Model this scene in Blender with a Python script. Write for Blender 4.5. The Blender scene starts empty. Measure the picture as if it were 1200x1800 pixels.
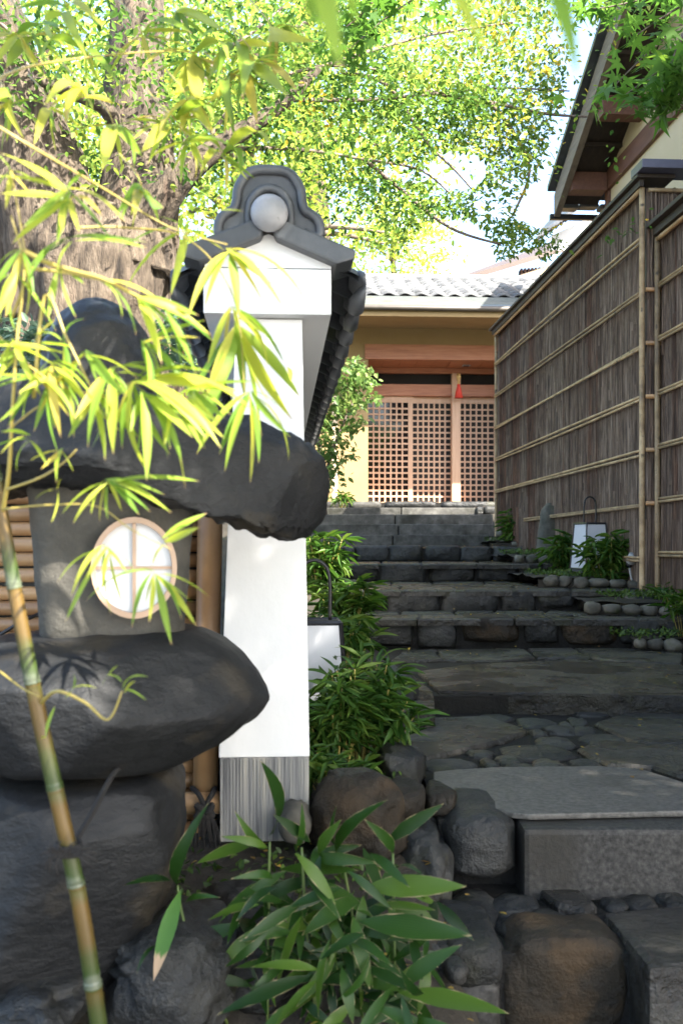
import bpy, bmesh, math, random
import numpy as np
from mathutils import Vector, Matrix, noise

# ------------------------------------------------------------------ camera, light, exposure
S = bpy.context.scene
COL = S.collection
EYE, FPX, HOR = 1.15, 1750.0, 966.0           # eye height (m), focal length (photo px), horizon row
cam_d = bpy.data.cameras.new('camera')
cam = bpy.data.objects.new('camera', cam_d); COL.objects.link(cam)
cam.location = (0, 0, EYE); cam.rotation_euler = (math.radians(90), 0, 0)
cam_d.sensor_fit = 'VERTICAL'; cam_d.sensor_height = 36.0; cam_d.lens = 36.0 * FPX / 1800.0
cam_d.shift_y = (HOR - 900.0) / 1800.0
cam_d.clip_start = 0.05; cam_d.clip_end = 2000
cam_d.dof.use_dof = True; cam_d.dof.focus_distance = 5.0; cam_d.dof.aperture_fstop = 5.0
S.camera = cam

SUNV = Vector((0.55, -0.50, 0.67)).normalized()
w = bpy.data.worlds.new('World'); S.world = w; w.use_nodes = True
nt = w.node_tree
bg = nt.nodes['Background']; sky = nt.nodes.new('ShaderNodeTexSky')
sky.sky_type = 'NISHITA'; sky.sun_disc = False
sky.sun_elevation = math.asin(SUNV.z); sky.sun_rotation = math.atan2(SUNV.x, SUNV.y)
sky.air_density = 1.0; sky.dust_density = 2.2; sky.ozone_density = 1.0
nt.links.new(sky.outputs[0], bg.inputs[0]); bg.inputs[1].default_value = 0.15
sun_d = bpy.data.lights.new('sun', 'SUN'); sun = bpy.data.objects.new('sun', sun_d); COL.objects.link(sun)
sun_d.energy = 5.0; sun_d.angle = math.radians(0.5); sun_d.color = (1.0, 0.94, 0.84)
sun.rotation_euler = SUNV.to_track_quat('Z', 'Y').to_euler()
S.view_settings.view_transform = 'Standard'; S.view_settings.look = 'None'
S.view_settings.exposure = 2.5; S.view_settings.gamma = 1.0; S.view_settings.use_curve_mapping = False
S.render.engine = 'CYCLES'
S.cycles.max_bounces = 8; S.cycles.diffuse_bounces = 4; S.cycles.transmission_bounces = 6; S.cycles.transparent_max_bounces = 8
S.cycles.use_denoising = True

rng = random.Random(7)
npr = np.random.RandomState(11)

# ------------------------------------------------------------------ helpers
def P(px, py, D):
    """photo pixel at depth D metres -> world point"""
    return Vector(((px - 600.0) * D / FPX, D, EYE + (HOR - py) * D / FPX))

def G(px, py, zr):
    """photo pixel on the horizontal plane zr (relative to the eye)"""
    D = -zr * FPX / (py - HOR)
    return Vector(((px - 600.0) * D / FPX, D, EYE + zr))

def tag(o, label=None, cat=None, group=None, kind=None):
    if label: o['label'] = label
    if cat: o['category'] = cat
    if group: o['group'] = group
    if kind: o['kind'] = kind
    return o

def thing(name, label, cat, loc=(0, 0, 0), rz=0.0, group=None):
    o = bpy.data.objects.new(name, None); COL.objects.link(o)
    o.location = loc; o.rotation_euler = (0, 0, rz); o.empty_display_size = 0.1
    return tag(o, label, cat, group)

class MB:
    def __init__(s): s.v = []; s.f = []
    def add(s, vs, fs):
        o = len(s.v); s.v += [tuple(a) for a in vs]; s.f += [tuple(o + i for i in f) for f in fs]
    def box(s, x0, y0, z0, x1, y1, z1, M=None):
        vs = [Vector(a) for a in ((x0,y0,z0),(x1,y0,z0),(x1,y1,z0),(x0,y1,z0),(x0,y0,z1),(x1,y0,z1),(x1,y1,z1),(x0,y1,z1))]
        if M: vs = [M @ a for a in vs]
        s.add(vs, [(0,3,2,1),(4,5,6,7),(0,1,5,4),(1,2,6,5),(2,3,7,6),(3,0,4,7)])
    def prism(s, bottom, top):
        n = len(bottom)
        s.add(list(bottom) + list(top), [tuple(range(n))[::-1], tuple(range(n, 2*n))] + [(i, (i+1) % n, n + (i+1) % n, n + i) for i in range(n)])
    def tube(s, pts, rad, sides=8, caps=True, jitter=0.0):
        pts = [Vector(p) for p in pts]; n = len(pts)
        if not hasattr(rad, '__len__'): rad = [rad] * n
        rings = []; up = None
        for i, p in enumerate(pts):
            t = (pts[min(i+1, n-1)] - pts[max(i-1, 0)]).normalized()
            if up is None:
                up = Vector((0,0,1)) if abs(t.z) < 0.9 else Vector((1,0,0))
            a = t.cross(up).normalized(); b = a.cross(t).normalized(); up = b
            rings.append([p + (a*math.cos(2*math.pi*k/sides) + b*math.sin(2*math.pi*k/sides)) * rad[i] * (1 + (rng.uniform(-jitter, jitter) if jitter else 0)) for k in range(sides)])
        vs = [q for r in rings for q in r]; fs = []
        for i in range(n-1):
            for k in range(sides):
                k2 = (k+1) % sides
                fs.append((i*sides+k, (i+1)*sides+k, (i+1)*sides+k2, i*sides+k2))
        if caps: fs += [tuple(range(sides)), tuple(range((n-1)*sides, n*sides))[::-1]]
        s.add(vs, fs)
    def build(s, name, mat, parent=None, smooth=False, bevel=0.0, kind=None):
        me = bpy.data.meshes.new(name); me.from_pydata(s.v, [], s.f); me.update()
        bm = bmesh.new(); bm.from_mesh(me); bmesh.ops.recalc_face_normals(bm, faces=bm.faces)
        if bevel: bmesh.ops.bevel(bm, geom=list(bm.edges), offset=bevel, segments=2, affect='EDGES', profile=0.6)
        bm.to_mesh(me); bm.free()
        return link(name, me, mat, parent, smooth, kind)

def link(name, me, mat, parent=None, smooth=False, kind=None):
    if not me.materials and mat: me.materials.append(mat)
    if smooth: me.polygons.foreach_set('use_smooth', [True] * len(me.polygons))
    o = bpy.data.objects.new(name, me); COL.objects.link(o)
    if parent: o.parent = parent
    if kind: o['kind'] = kind
    return o

def fb(p, sc, oct=3):
    return noise.fractal(Vector(p) * sc, 1.0, 2.0, oct, noise_basis='PERLIN_ORIGINAL')

def bamboo_pole(p0, p1, r, name, mat, parent, node=0.28, sides=8, phase=0.0, wob=0.0):
    """a pole with swollen nodes"""
    p0 = Vector(p0); p1 = Vector(p1); L = (p1 - p0).length; pts = []; rad = []
    ts = [0.0]; t = node * (0.3 + phase)
    while t < L - 0.02:
        ts += [t - 0.012, t - 0.004, t, t + 0.005, t + 0.014]; t += node * rng.uniform(0.85, 1.15)
    ts.append(L)
    ts = sorted(x for x in ts if 0 <= x <= L)
    ww = Vector((rng.uniform(-1,1), rng.uniform(-1,1), rng.uniform(-1,1))) * wob
    for x in ts:
        u = x / L
        pts.append(p0.lerp(p1, u) + ww * math.sin(u * math.pi)); rad.append(r)
    k = 0
    for i in range(len(ts)):
        pass
    t = node
    # swell around each node (every group of five points after the first)
    idx = list(range(1, len(ts) - 1))
    for j, i in enumerate(idx):
        rad[i] = r * (1.0, 1.10, 0.93, 1.10, 1.0)[j % 5]
    m = MB(); m.tube(pts, rad, sides)
    return m.build(name, mat, parent, smooth=True)

def super_stone(c, h, e=0.5, sub=3, amp=0.06, sc=3.0, rot=0.0, seed=0, ee=None, facets=9):
    """rounded boulder: super-ellipsoid with fractal relief. c centre, h half sizes"""
    bm = bmesh.new(); bmesh.ops.create_icosphere(bm, subdivisions=sub, radius=1.0)
    pr_ = random.Random(int(seed)*13+5); planes = []
    for _ in range(facets):
        pn = Vector((pr_.gauss(0,1),pr_.gauss(-.4,1),pr_.gauss(.2,1))).normalized(); planes.append((pn, pr_.uniform(.84,1.05)))
    R = Matrix.Rotation(rot, 3, 'Z'); off = Vector((seed * 7.13, seed * 3.7, seed * 1.9)); m = min(h)
    for v in bm.verts:
        n = v.co.normalized()
        q = Vector([math.copysign(abs(a) ** (ee if i == 1 and ee else e), a) for i, a in enumerate(n)])
        big = fb(q + off, 1.1, 2); fine = fb(q * 1.0 + off, sc, 3)
        q *= 1 + amp * (1.6 * big + 0.9 * fine - 1.1 * abs(fb(q + off, sc*.8, 2)) + .35 * fb(q + off, sc*3.2, 2))
        for pn, po in planes:
            dd = q.dot(pn)-po
            if dd > 0: q -= pn*dd*.85
        p = Vector((q.x * h[0], q.y * h[1], q.z * h[2]))
        v.co = R @ p + Vector(c)
    me = bpy.data.meshes.new('stone'); bm.to_mesh(me); bm.free()
    return me

def loft_stone(name, st, axis, mat, parent, ring=48, dens=60, e=0.8, amp=0.03, sc=4.0, seed=0, rough=0.3, cuts=0):
    """st: list of (s, lo, hi, mid_depth, half_depth) in metres; axis 'x' (s=x, lo/hi=z) or 'z' (s=z, lo/hi=x)"""
    st = sorted(st); A = np.array(st, float)
    t = np.linspace(0, 1, dens); t = 0.5 - 0.5 * np.cos(t * math.pi)
    s = A[0,0] + (A[-1,0] - A[0,0]) * t
    lo, hi, md, hd = [np.interp(s, A[:,0], A[:,k]) for k in (1,2,3,4)]
    for arr in (lo, hi, hd, md):
        b = arr.copy(); b[1:-1] = 0.25*arr[:-2] + 0.5*arr[1:-1] + 0.25*arr[2:]; arr[:] = b
    off = Vector((seed*5.1, seed*2.3, seed*9.7)); vs = []
    for i in range(dens):
        c = (lo[i]+hi[i])/2; a = (hi[i]-lo[i])/2
        for k in range(ring):
            th = 2*math.pi*k/ring; cx, sx = math.cos(th), math.sin(th)
            u = math.copysign(abs(cx)**e, cx)*a; d = math.copysign(abs(sx)**e, sx)*hd[i]
            p = Vector((s[i], md[i]+d, c+u)) if axis == 'x' else Vector((c+u, md[i]+d, s[i]))
            cc = Vector((s[i], md[i], c)) if axis == 'x' else Vector((c, md[i], s[i]))
            r = p - cc; L = r.length
            f = amp * fb(p + off, sc, 3) + amp * rough * fb(p + off, sc*4, 3) - amp*0.8*abs(noise.noise((p+off)*sc*1.7))*rough
            if L > 1e-5: p = cc + r * (1 + min(1.0, f / max(L, .05)))
            vs.append(p)
    pr_ = random.Random(seed*17+3); cc = sum(vs, Vector())/len(vs)
    for j in range(cuts):
        n = Vector((pr_.gauss(0,.75), -1, pr_.gauss(0,.75))).normalized() if j else Vector((.74,-.66,-.12)).normalized()
        sup = max((v-cc).dot(n) for v in vs); of = sup*(pr_.uniform(.76,.94) if j else .955)
        for i, v in enumerate(vs):
            dd = (v-cc).dot(n)-of
            if dd > 0: vs[i] = v - n*dd*.82
    m = MB(); fs = []
    for i in range(dens-1):
        for k in range(ring):
            k2 = (k+1) % ring; fs.append((i*ring+k, i*ring+k2, (i+1)*ring+k2, (i+1)*ring+k))
    fs += [tuple(range(ring)), tuple(range((dens-1)*ring, dens*ring))]
    m.add(vs, fs)
    return m.build(name, mat, parent, smooth=True)

# ------------------------------------------------------------------ materials
def nodes(name):
    m = bpy.data.materials.new(name); m.use_nodes = True
    t = m.node_tree; return m, t, t.nodes['Principled BSDF'], t.nodes, t.links

def ramp(N, stops):
    r = N.new('ShaderNodeValToRGB'); cr = r.color_ramp
    cr.elements[0].position = stops[0][0]; cr.elements[0].color = (*stops[0][1], 1)
    cr.elements[1].position = stops[-1][0]; cr.elements[1].color = (*stops[-1][1], 1)
    for p, c in stops[1:-1]:
        e = cr.elements.new(p); e.color = (*c, 1)
    return r

def surf(name, cols, scale=4.0, stretch=(1,1,1), rough=0.7, bump=0.3, bscale=30.0, bdist=0.01, spot=None, vary=0.0, rough2=None, spec=0.5, detail=6.0, coord='Object', stop=(0.3,0.7)):
    """general noisy surface: colour ramp over fractal noise, optional spots, relief and per-object variation"""
    m, t, B, N, L = nodes(name)
    tc = N.new('ShaderNodeTexCoord'); mp = N.new('ShaderNodeMapping'); L.new(tc.outputs[coord], mp.inputs[0])
    mp.inputs['Scale'].default_value = stretch
    oi = N.new('ShaderNodeObjectInfo')
    sh = N.new('ShaderNodeVectorMath'); sh.operation = 'SCALE'; 
    cmb = N.new('ShaderNodeCombineXYZ'); L.new(oi.outputs['Random'], cmb.inputs[0]); L.new(oi.outputs['Random'], cmb.inputs[1])
    L.new(cmb.outputs[0], sh.inputs[0]); sh.inputs['Scale'].default_value = 37.0
    ad = N.new('ShaderNodeVectorMath'); L.new(mp.outputs[0], ad.inputs[0]); L.new(sh.outputs[0], ad.inputs[1])
    n1 = N.new('ShaderNodeTexNoise'); n1.inputs['Scale'].default_value = scale; n1.inputs['Detail'].default_value = detail; n1.inputs['Roughness'].default_value = 0.62
    L.new(ad.outputs[0], n1.inputs['Vector'])
    k = len(cols); r = ramp(N, [(stop[0] + (stop[1]-stop[0]) * i / (k-1), c) for i, c in enumerate(cols)])
    L.new(n1.outputs['Fac'], r.inputs[0]); col = r.outputs[0]
    if spot:
        n2 = N.new('ShaderNodeTexNoise'); n2.inputs['Scale'].default_value = spot[1]; n2.inputs['Detail'].default_value = 5
        L.new(ad.outputs[0], n2.inputs['Vector'])
        r2 = ramp(N, [(spot[2], (0,0,0)), (spot[2] + 0.12, (1,1,1))]); L.new(n2.outputs['Fac'], r2.inputs[0])
        mx = N.new('ShaderNodeMix'); mx.data_type = 'RGBA'; L.new(r2.outputs[0], mx.inputs[0]); L.new(col, mx.inputs[6]); mx.inputs[7].default_value = (*spot[0], 1); col = mx.outputs[2]
    if vary:
        hs = N.new('ShaderNodeHueSaturation'); mr = N.new('ShaderNodeMapRange'); L.new(oi.outputs['Random'], mr.inputs[0])
        mr.inputs[3].default_value = 1 - vary; mr.inputs[4].default_value = 1 + vary
        L.new(mr.outputs[0], hs.inputs['Value']); L.new(col, hs.inputs['Color']); col = hs.outputs[0]
    L.new(col, B.inputs['Base Color'])
    B.inputs['Roughness'].default_value = rough; B.inputs['Specular IOR Level'].default_value = spec
    if rough2 is not None:
        n4 = N.new('ShaderNodeTexNoise'); n4.inputs['Scale'].default_value = 3.0; n4.inputs['Detail'].default_value = 4
        L.new(ad.outputs[0], n4.inputs['Vector'])
        mr = N.new('ShaderNodeMapRange'); mr.inputs[1].default_value = 0.4; mr.inputs[2].default_value = 0.6; mr.inputs[3].default_value = rough; mr.inputs[4].default_value = rough2
        L.new(n4.outputs['Fac'], mr.inputs[0]); L.new(mr.outputs[0], B.inputs['Roughness'])
    if bump:
        n3 = N.new('ShaderNodeTexNoise'); n3.inputs['Scale'].default_value = bscale; n3.inputs['Detail'].default_value = 8; n3.inputs['Roughness'].default_value = 0.65
        L.new(ad.outputs[0], n3.inputs['Vector'])
        bp = N.new('ShaderNodeBump'); bp.inputs['Strength'].default_value = bump; bp.inputs['Distance'].default_value = bdist
        L.new(n3.outputs['Fac'], bp.inputs['Height']); L.new(bp.outputs[0], B.inputs['Normal'])
    return m

def leafmat(name, stops, trans=0.45, attr=True, margin=None, rough=0.45, tip=None, tcol=1.3):
    """leaf: per-leaf colour (attribute r or object random), thin translucency, optional dry margin / tip from the leaf's own UV"""
    m, t, B, N, L = nodes(name)
    if attr:
        a = N.new('ShaderNodeAttribute'); a.attribute_name = 'r'; src = a.outputs['Fac']
    else:
        a = N.new('ShaderNodeObjectInfo'); src = a.outputs['Random']
    r = ramp(N, stops); L.new(src, r.inputs[0]); col = r.outputs[0]
    uv = N.new('ShaderNodeUVMap'); sp = N.new('ShaderNodeSeparateXYZ')
    if not attr:
        L.new(uv.outputs[0], sp.inputs[0])
        # parallel veins
        wv = N.new('ShaderNodeTexWave'); wv.bands_direction = 'Y'; wv.inputs['Scale'].default_value = 3.2; wv.inputs['Distortion'].default_value = 0.3
        L.new(uv.outputs[0], wv.inputs['Vector'])
        mv = N.new('ShaderNodeMix'); mv.data_type = 'RGBA'; mv.blend_type = 'MULTIPLY'; mv.inputs[0].default_value = 0.25
        L.new(col, mv.inputs[6]); L.new(wv.outputs['Color'], mv.inputs[7]); col = mv.outputs[2]
    if margin or tip:
        no = N.new('ShaderNodeTexNoise'); no.inputs['Scale'].default_value = 5.0; no.inputs['Detail'].default_value = 4
        oi = N.new('ShaderNodeObjectInfo'); va = N.new('ShaderNodeVectorMath'); L.new(uv.outputs[0], va.inputs[0]); L.new(oi.outputs['Location'], va.inputs[1])
        L.new(va.outputs[0], no.inputs['Vector'])
        def mth(op, x, y):
            q = N.new('ShaderNodeMath'); q.operation = op
            for i, z in enumerate((x, y)):
                if isinstance(z, (int, float)): q.inputs[i].default_value = z
                elif z is not None: L.new(z, q.inputs[i])
            return q.outputs[0]
        fac = None
        if margin:
            e = mth('ABSOLUTE', mth('SUBTRACT', sp.outputs[1], 0.5), None); e = mth('MULTIPLY', e, 2.0)
            f1 = mth('ADD', e, mth('MULTIPLY', mth('SUBTRACT', no.outputs['Fac'], 0.5), 0.5))
            mr = N.new('ShaderNodeMapRange'); mr.inputs[1].default_value = margin[1]; mr.inputs[2].default_value = margin[1] + 0.06; L.new(f1, mr.inputs[0]); fac = mr.outputs[0]
        if tip:
            f2 = mth('ADD', sp.outputs[0], mth('MULTIPLY', mth('SUBTRACT', no.outputs['Fac'], 0.5), 0.25))
            mr2 = N.new('ShaderNodeMapRange'); mr2.inputs[1].default_value = tip[1]; mr2.inputs[2].default_value = tip[1] + 0.05; L.new(f2, mr2.inputs[0])
            fac = mr2.outputs[0] if fac is None else mth('MAXIMUM', fac, mr2.outputs[0])
        mx = N.new('ShaderNodeMix'); mx.data_type = 'RGBA'; L.new(fac, mx.inputs[0]); L.new(col, mx.inputs[6]); mx.inputs[7].default_value = (*(margin or tip)[0], 1); col = mx.outputs[2]
    L.new(col, B.inputs['Base Color']); B.inputs['Roughness'].default_value = rough; B.inputs['Specular IOR Level'].default_value = .28
    tr = N.new('ShaderNodeBsdfTranslucent'); hs = N.new('ShaderNodeHueSaturation'); hs.inputs['Value'].default_value = tcol; hs.inputs['Saturation'].default_value = 1.05; hs.inputs['Hue'].default_value = 0.49
    L.new(col, hs.inputs['Color']); L.new(hs.outputs[0], tr.inputs[0])
    mx = N.new('ShaderNodeMixShader'); mx.inputs[0].default_value = trans
    L.new(B.outputs[0], mx.inputs[1]); L.new(tr.outputs[0], mx.inputs[2]); L.new(mx.outputs[0], N['Material Output'].inputs[0])
    return m

M = {}
M['soil'] = surf('dark_soil', [(.012,.010,.007),(.03,.024,.016),(.05,.042,.028)], 3, bump=.8, bscale=22, bdist=.03, rough=.9, spot=((.03,.05,.012), 2.2, .62))
M['street'] = surf('street_paving', [(.22,.21,.20),(.30,.29,.27)], 2, bump=.3, bscale=60)
M['mortar'] = surf('dark_mortar', [(.007,.0065,.006),(.017,.016,.014)], 6, bump=.9, bscale=40, bdist=.015, rough=.8, spec=.25)
M['stone'] = surf('wet_blue_stone', [(0.0069,0.0075,0.0075),(0.0184,0.0190,0.0184),(0.0436,0.0425,0.0379)], 5, rough=.34, rough2=.65, bump=.9, bscale=9, bdist=.04, vary=.45, spot=((.032,.032,.017), 4, .60), spec=.4)
M['stone_brown'] = surf('brown_stone', [(0.0065,0.0058,0.0043),(0.0159,0.0123,0.0079),(0.0303,0.0210,0.0116)], 5, rough=.45, rough2=.7, bump=.9, bscale=9, bdist=.04, vary=.25, spot=((.040,.025,.012), 6, .56), spec=.3)
M['flag'] = surf('wet_flagstone', [(0.0116,0.0109,0.0094),(0.0275,0.0254,0.0217),(0.0522,0.0479,0.0377)], 4, rough=.12, rough2=.5, bump=1.0, bscale=8, bdist=.05, vary=.3, spot=((.030,.030,.012), 2.5, .58))
M['wet'] = surf('puddled_slab', [(0.0130,0.0117,0.0091),(0.0273,0.0247,0.0182),(0.0494,0.0442,0.0312)], 3, rough=.07, rough2=.42, bump=1.0, bscale=5, bdist=.14, spot=((.034,.034,.012), 2.5, .56), spec=.6)
M['granite'] = surf('grey_granite', [(0.0122,0.0114,0.0107),(0.0306,0.0291,0.0268),(0.0574,0.0543,0.0490)], 70, rough=.6, bump=.5, bscale=60, bdist=.006, vary=.12, detail=4, spot=((.022,.020,.016), 2.2, .52), spec=.3)
M['granite_pale'] = surf('pale_granite', [(.045,.042,.037),(.085,.080,.072),(.125,.118,.106)], 60, rough=.55, bump=.4, bscale=60, bdist=.004, detail=4, spot=((.05,.046,.038), 2.2, .55), spec=.35)
M['step_stone'] = surf('dressed_dark_stone', [(0.0336,0.0326,0.0294),(0.0672,0.0651,0.0588),(0.1155,0.1113,0.1008)], 9, rough=.6, bump=.6, bscale=40, bdist=.01, vary=.2, spot=((.018,.018,.012), 2.5, .56), spec=.3)
M['round_stone'] = surf('rounded_edging_stone', [(0.0323,0.0310,0.0233),(0.0840,0.0775,0.0607),(0.1550,0.1421,0.1137)], 7, rough=.8, bump=.6, bscale=24, vary=.3, spot=((.035,.045,.014), 5, .58))
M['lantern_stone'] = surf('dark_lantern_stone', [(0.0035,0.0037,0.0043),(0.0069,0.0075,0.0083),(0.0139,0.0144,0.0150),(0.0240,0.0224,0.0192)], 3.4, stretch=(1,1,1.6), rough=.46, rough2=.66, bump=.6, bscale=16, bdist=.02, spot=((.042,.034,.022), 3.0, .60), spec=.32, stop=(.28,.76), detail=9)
M['lantern_box'] = surf('carved_grey_stone', [(0.0270,0.0257,0.0216),(0.0567,0.0540,0.0459),(0.0945,0.0864,0.0716)], 6, rough=.8, bump=.7, bscale=40, bdist=.012, spot=((.085,.058,.034), 2.5, .60), spec=.25, detail=9)
M['plaster'] = surf('white_plaster', [(.60,.603,.60),(.655,.66,.66),(.67,.675,.675)], 1.3, stretch=(1.2,1.2,.7), rough=.75, bump=.2, bscale=9, bdist=.012, spot=((.50,.48,.43), 8, .72), stop=(.25,.55), detail=8)
M['tile'] = surf('smoked_roof_tile', [(.030,.033,.038),(.060,.065,.073),(.105,.11,.12)], 6, rough=.36, rough2=.55, bump=.3, bscale=30, bdist=.006, spot=((.075,.085,.03), 2.4, .62), spec=.55, stop=(.28,.75), detail=8)
M['tile_pale'] = surf('weathered_roof_tile', [(.060,.062,.066),(.105,.107,.11),(.15,.15,.147)], 4, rough=.5, bump=.3, bscale=30, vary=.3)
M['tile_ball'] = surf('pale_tile_roundel', [(.18,.18,.19),(.27,.27,.28),(.33,.33,.34)], 5, rough=.45, bump=.2, bscale=40, bdist=.004, spot=((.08,.08,.075), 22, .64))
M['metal_roof'] = surf('pale_sheet_roof', [(.075,.085,.078),(.125,.135,.122)], 3, stretch=(.5,6,1), rough=.45, bump=.2, bscale=20, spot=((.10,.08,.03), 4, .62))
M['bamboo_tan'] = surf('dry_tan_bamboo', [(0.2550,0.1275,0.0553),(0.3825,0.2210,0.1020),(0.4675,0.3060,0.1615)], 6, stretch=(.4,.4,.4), rough=.4, bump=.1, bscale=40, vary=.22, spot=((.16,.09,.05), 8, .68))
M['bamboo_pale'] = surf('pale_bamboo_rail', [(0.1400,0.0952,0.0532),(0.3080,0.2100,0.1120),(0.4760,0.3500,0.2030)], 7, rough=.55, bump=.2, bscale=40, vary=.3, spot=((.05,.036,.022), 14, .60))
M['bark'] = None
M['dark_wood'] = surf('dark_brown_board', [(.022,.015,.011),(.045,.030,.021)], 5, stretch=(6,.6,6), rough=.6, bump=.2, bscale=20)
M['gutter'] = surf('brown_gutter', [(.045,.038,.030),(.075,.063,.048)], 3, rough=.5, bump=.05)
M['red_wood'] = surf('red_brown_beam', [(.10,.040,.026),(.16,.066,.040)], 5, stretch=(6,.6,6), rough=.6, bump=.15, bscale=20)
M['grey_wood'] = surf('weathered_barge_board', [(.13,.10,.075),(.22,.17,.13)], 5, stretch=(6,.6,6), rough=.7, bump=.2, bscale=20)
M['cedar'] = surf('orange_cedar', [(0.2722,0.0985,0.0465),(0.3713,0.1456,0.0713),(0.4290,0.1890,0.0975)], 4, stretch=(.6,6,8), rough=.5, bump=.08, bscale=20)
M['cedar_v'] = surf('pale_cedar_lattice', [(.48,.29,.18),(.60,.39,.26)], 4, stretch=(6,6,.6), rough=.5, bump=.05, bscale=20)
M['cream'] = surf('cream_plaster', [(0.5280,0.4160,0.2720),(0.5760,0.4640,0.3200)], 1.5, rough=.85, bump=.1, bscale=80, bdist=.004)
M['ochre'] = surf('ochre_clay_wall', [(0.2635,0.1764,0.0762),(0.3057,0.2107,0.0985)], 1.5, rough=.9, bump=.15, bscale=90, bdist=.004)
M['black'] = surf('black_lacquer', [(.008,.008,.010),(.014,.014,.016)], 5, rough=.4, bump=0)
M['paper'] = surf('white_paper', [(0.5437,0.5576,0.5715),(0.5715,0.5785,0.5855)], 3, rough=.8, bump=0)
M['paper_blue'] = surf('shade_paper', [(0.5040,0.5184,0.5616),(0.5472,0.5616,0.5904)], 3, rough=.6, bump=0)
M['ring_wood'] = surf('tan_wooden_ring', [(.30,.20,.13),(.42,.29,.20)], 8, rough=.6, bump=.1)
M['rope'] = surf('black_palm_rope', [(.006,.005,.005),(.016,.014,.012)], 30, rough=.9, bump=.6, bscale=120)
M['interior'] = surf('dark_interior', [(.010,.008,.007),(.02,.015,.012)], 2, rough=.9, bump=0)
M['glass'] = surf('dark_door_glass', [(.012,.009,.008),(.018,.013,.011)], 2, rough=.06, bump=0, spec=.6)
M['metal'] = surf('grey_metal', [(.30,.30,.30),(.42,.42,.42)], 8, rough=.4, bump=0)
M['metal_navy'] = surf('slate_cap_metal', [(.06,.06,.09),(.09,.09,.13)], 5, rough=.4, bump=.05)
M['red'] = surf('red_silk', [(.55,.03,.02),(.70,.07,.04)], 20, stretch=(6,6,.5), rough=.6, bump=.2, bscale=60)
M['gold'] = surf('gold_cord', [(.55,.33,.10),(.65,.45,.18)], 20, rough=.5, bump=0)
M['trunk'] = surf('flaky_tree_bark', [(0.0173,0.0124,0.0087),(0.0672,0.0497,0.0341),(0.1296,0.0995,0.0697),(0.2112,0.1687,0.1228)], 6, stretch=(3,3,.6), rough=.95, bump=1.0, bscale=11, bdist=.05, spot=((.095,.062,.042), 3, .60), stop=(.32,.72), detail=9)
M['twig'] = surf('grey_brown_twig', [(.10,.075,.06),(.20,.155,.13)], 10, rough=.9, bump=.4, bscale=30)
M['moss'] = leafmat('moss_green', [(0,(.025,.055,.010)),(1,(.075,.13,.02))], .2)
M['green_stem'] = surf('green_stem', [(.05,.09,.02),(.10,.13,.03)], 6, rough=.5, bump=0)
M['cane'] = surf('yellow_green_cane', [(0.2520,0.1980,0.0360),(0.3300,0.2580,0.0720)], 6, rough=.4, bump=0)
M['canopy'] = leafmat('zelkova_leaf', [(0,(.035,.085,.020)),(.25,(.075,.15,.030)),(.55,(.145,.235,.050)),(.85,(.26,.31,.060)),(1,(.44,.33,.05))], .55, tcol=1.6)
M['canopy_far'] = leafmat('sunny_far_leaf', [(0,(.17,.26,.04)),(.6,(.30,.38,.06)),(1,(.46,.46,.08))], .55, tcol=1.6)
M['maple'] = leafmat('maple_leaf', [(0,(.055,.14,.026)),(.7,(.11,.23,.036)),(1,(.20,.29,.04))], .55)
M['shrubleaf'] = leafmat('shrub_leaf', [(0,(.07,.14,.035)),(.7,(.15,.24,.065)),(1,(.28,.34,.11))], .45)
M['bluish'] = leafmat('grey_green_leaf', [(0,(.05,.10,.05)),(1,(.14,.20,.13))], .35)
M['dwarf'] = leafmat('dwarf_bamboo_leaf', [(0,(.026,.075,.012)),(.6,(.060,.135,.020)),(1,(.12,.19,.032))], .4)
M['dwarf_one'] = leafmat('dwarf_bamboo_leaf_single', [(0,(.03,.09,.014)),(.6,(.07,.16,.025)),(1,(.14,.22,.038))], .4, attr=False)
M['bleaf'] = leafmat('bamboo_leaf', [(0,(.14,.27,.035)),(.4,(.31,.43,.055)),(.85,(.48,.50,.070)),(1,(.55,.44,.09))], .5, attr=False, tip=((.50,.33,.16), .93))
M['sasa'] = leafmat('broad_bamboo_leaf', [(0,(.008,.030,.005)),(.6,(.024,.068,.008)),(1,(.070,.130,.014))], .3, attr=False, margin=((.33,.26,.14), .97), tip=((.30,.22,.11), .955), rough=.42)
M['sasa_dry'] = leafmat('broad_bamboo_leaf_dry_tip', [(0,(.05,.15,.02)),(1,(.09,.20,.03))], .35, attr=False, tip=((.48,.33,.20), .70), margin=None, rough=.35)
M['fallen'] = leafmat('fallen_leaf', [(0,(.20,.12,.04)),(.5,(.40,.28,.05)),(1,(.50,.38,.06))], .3)

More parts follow.
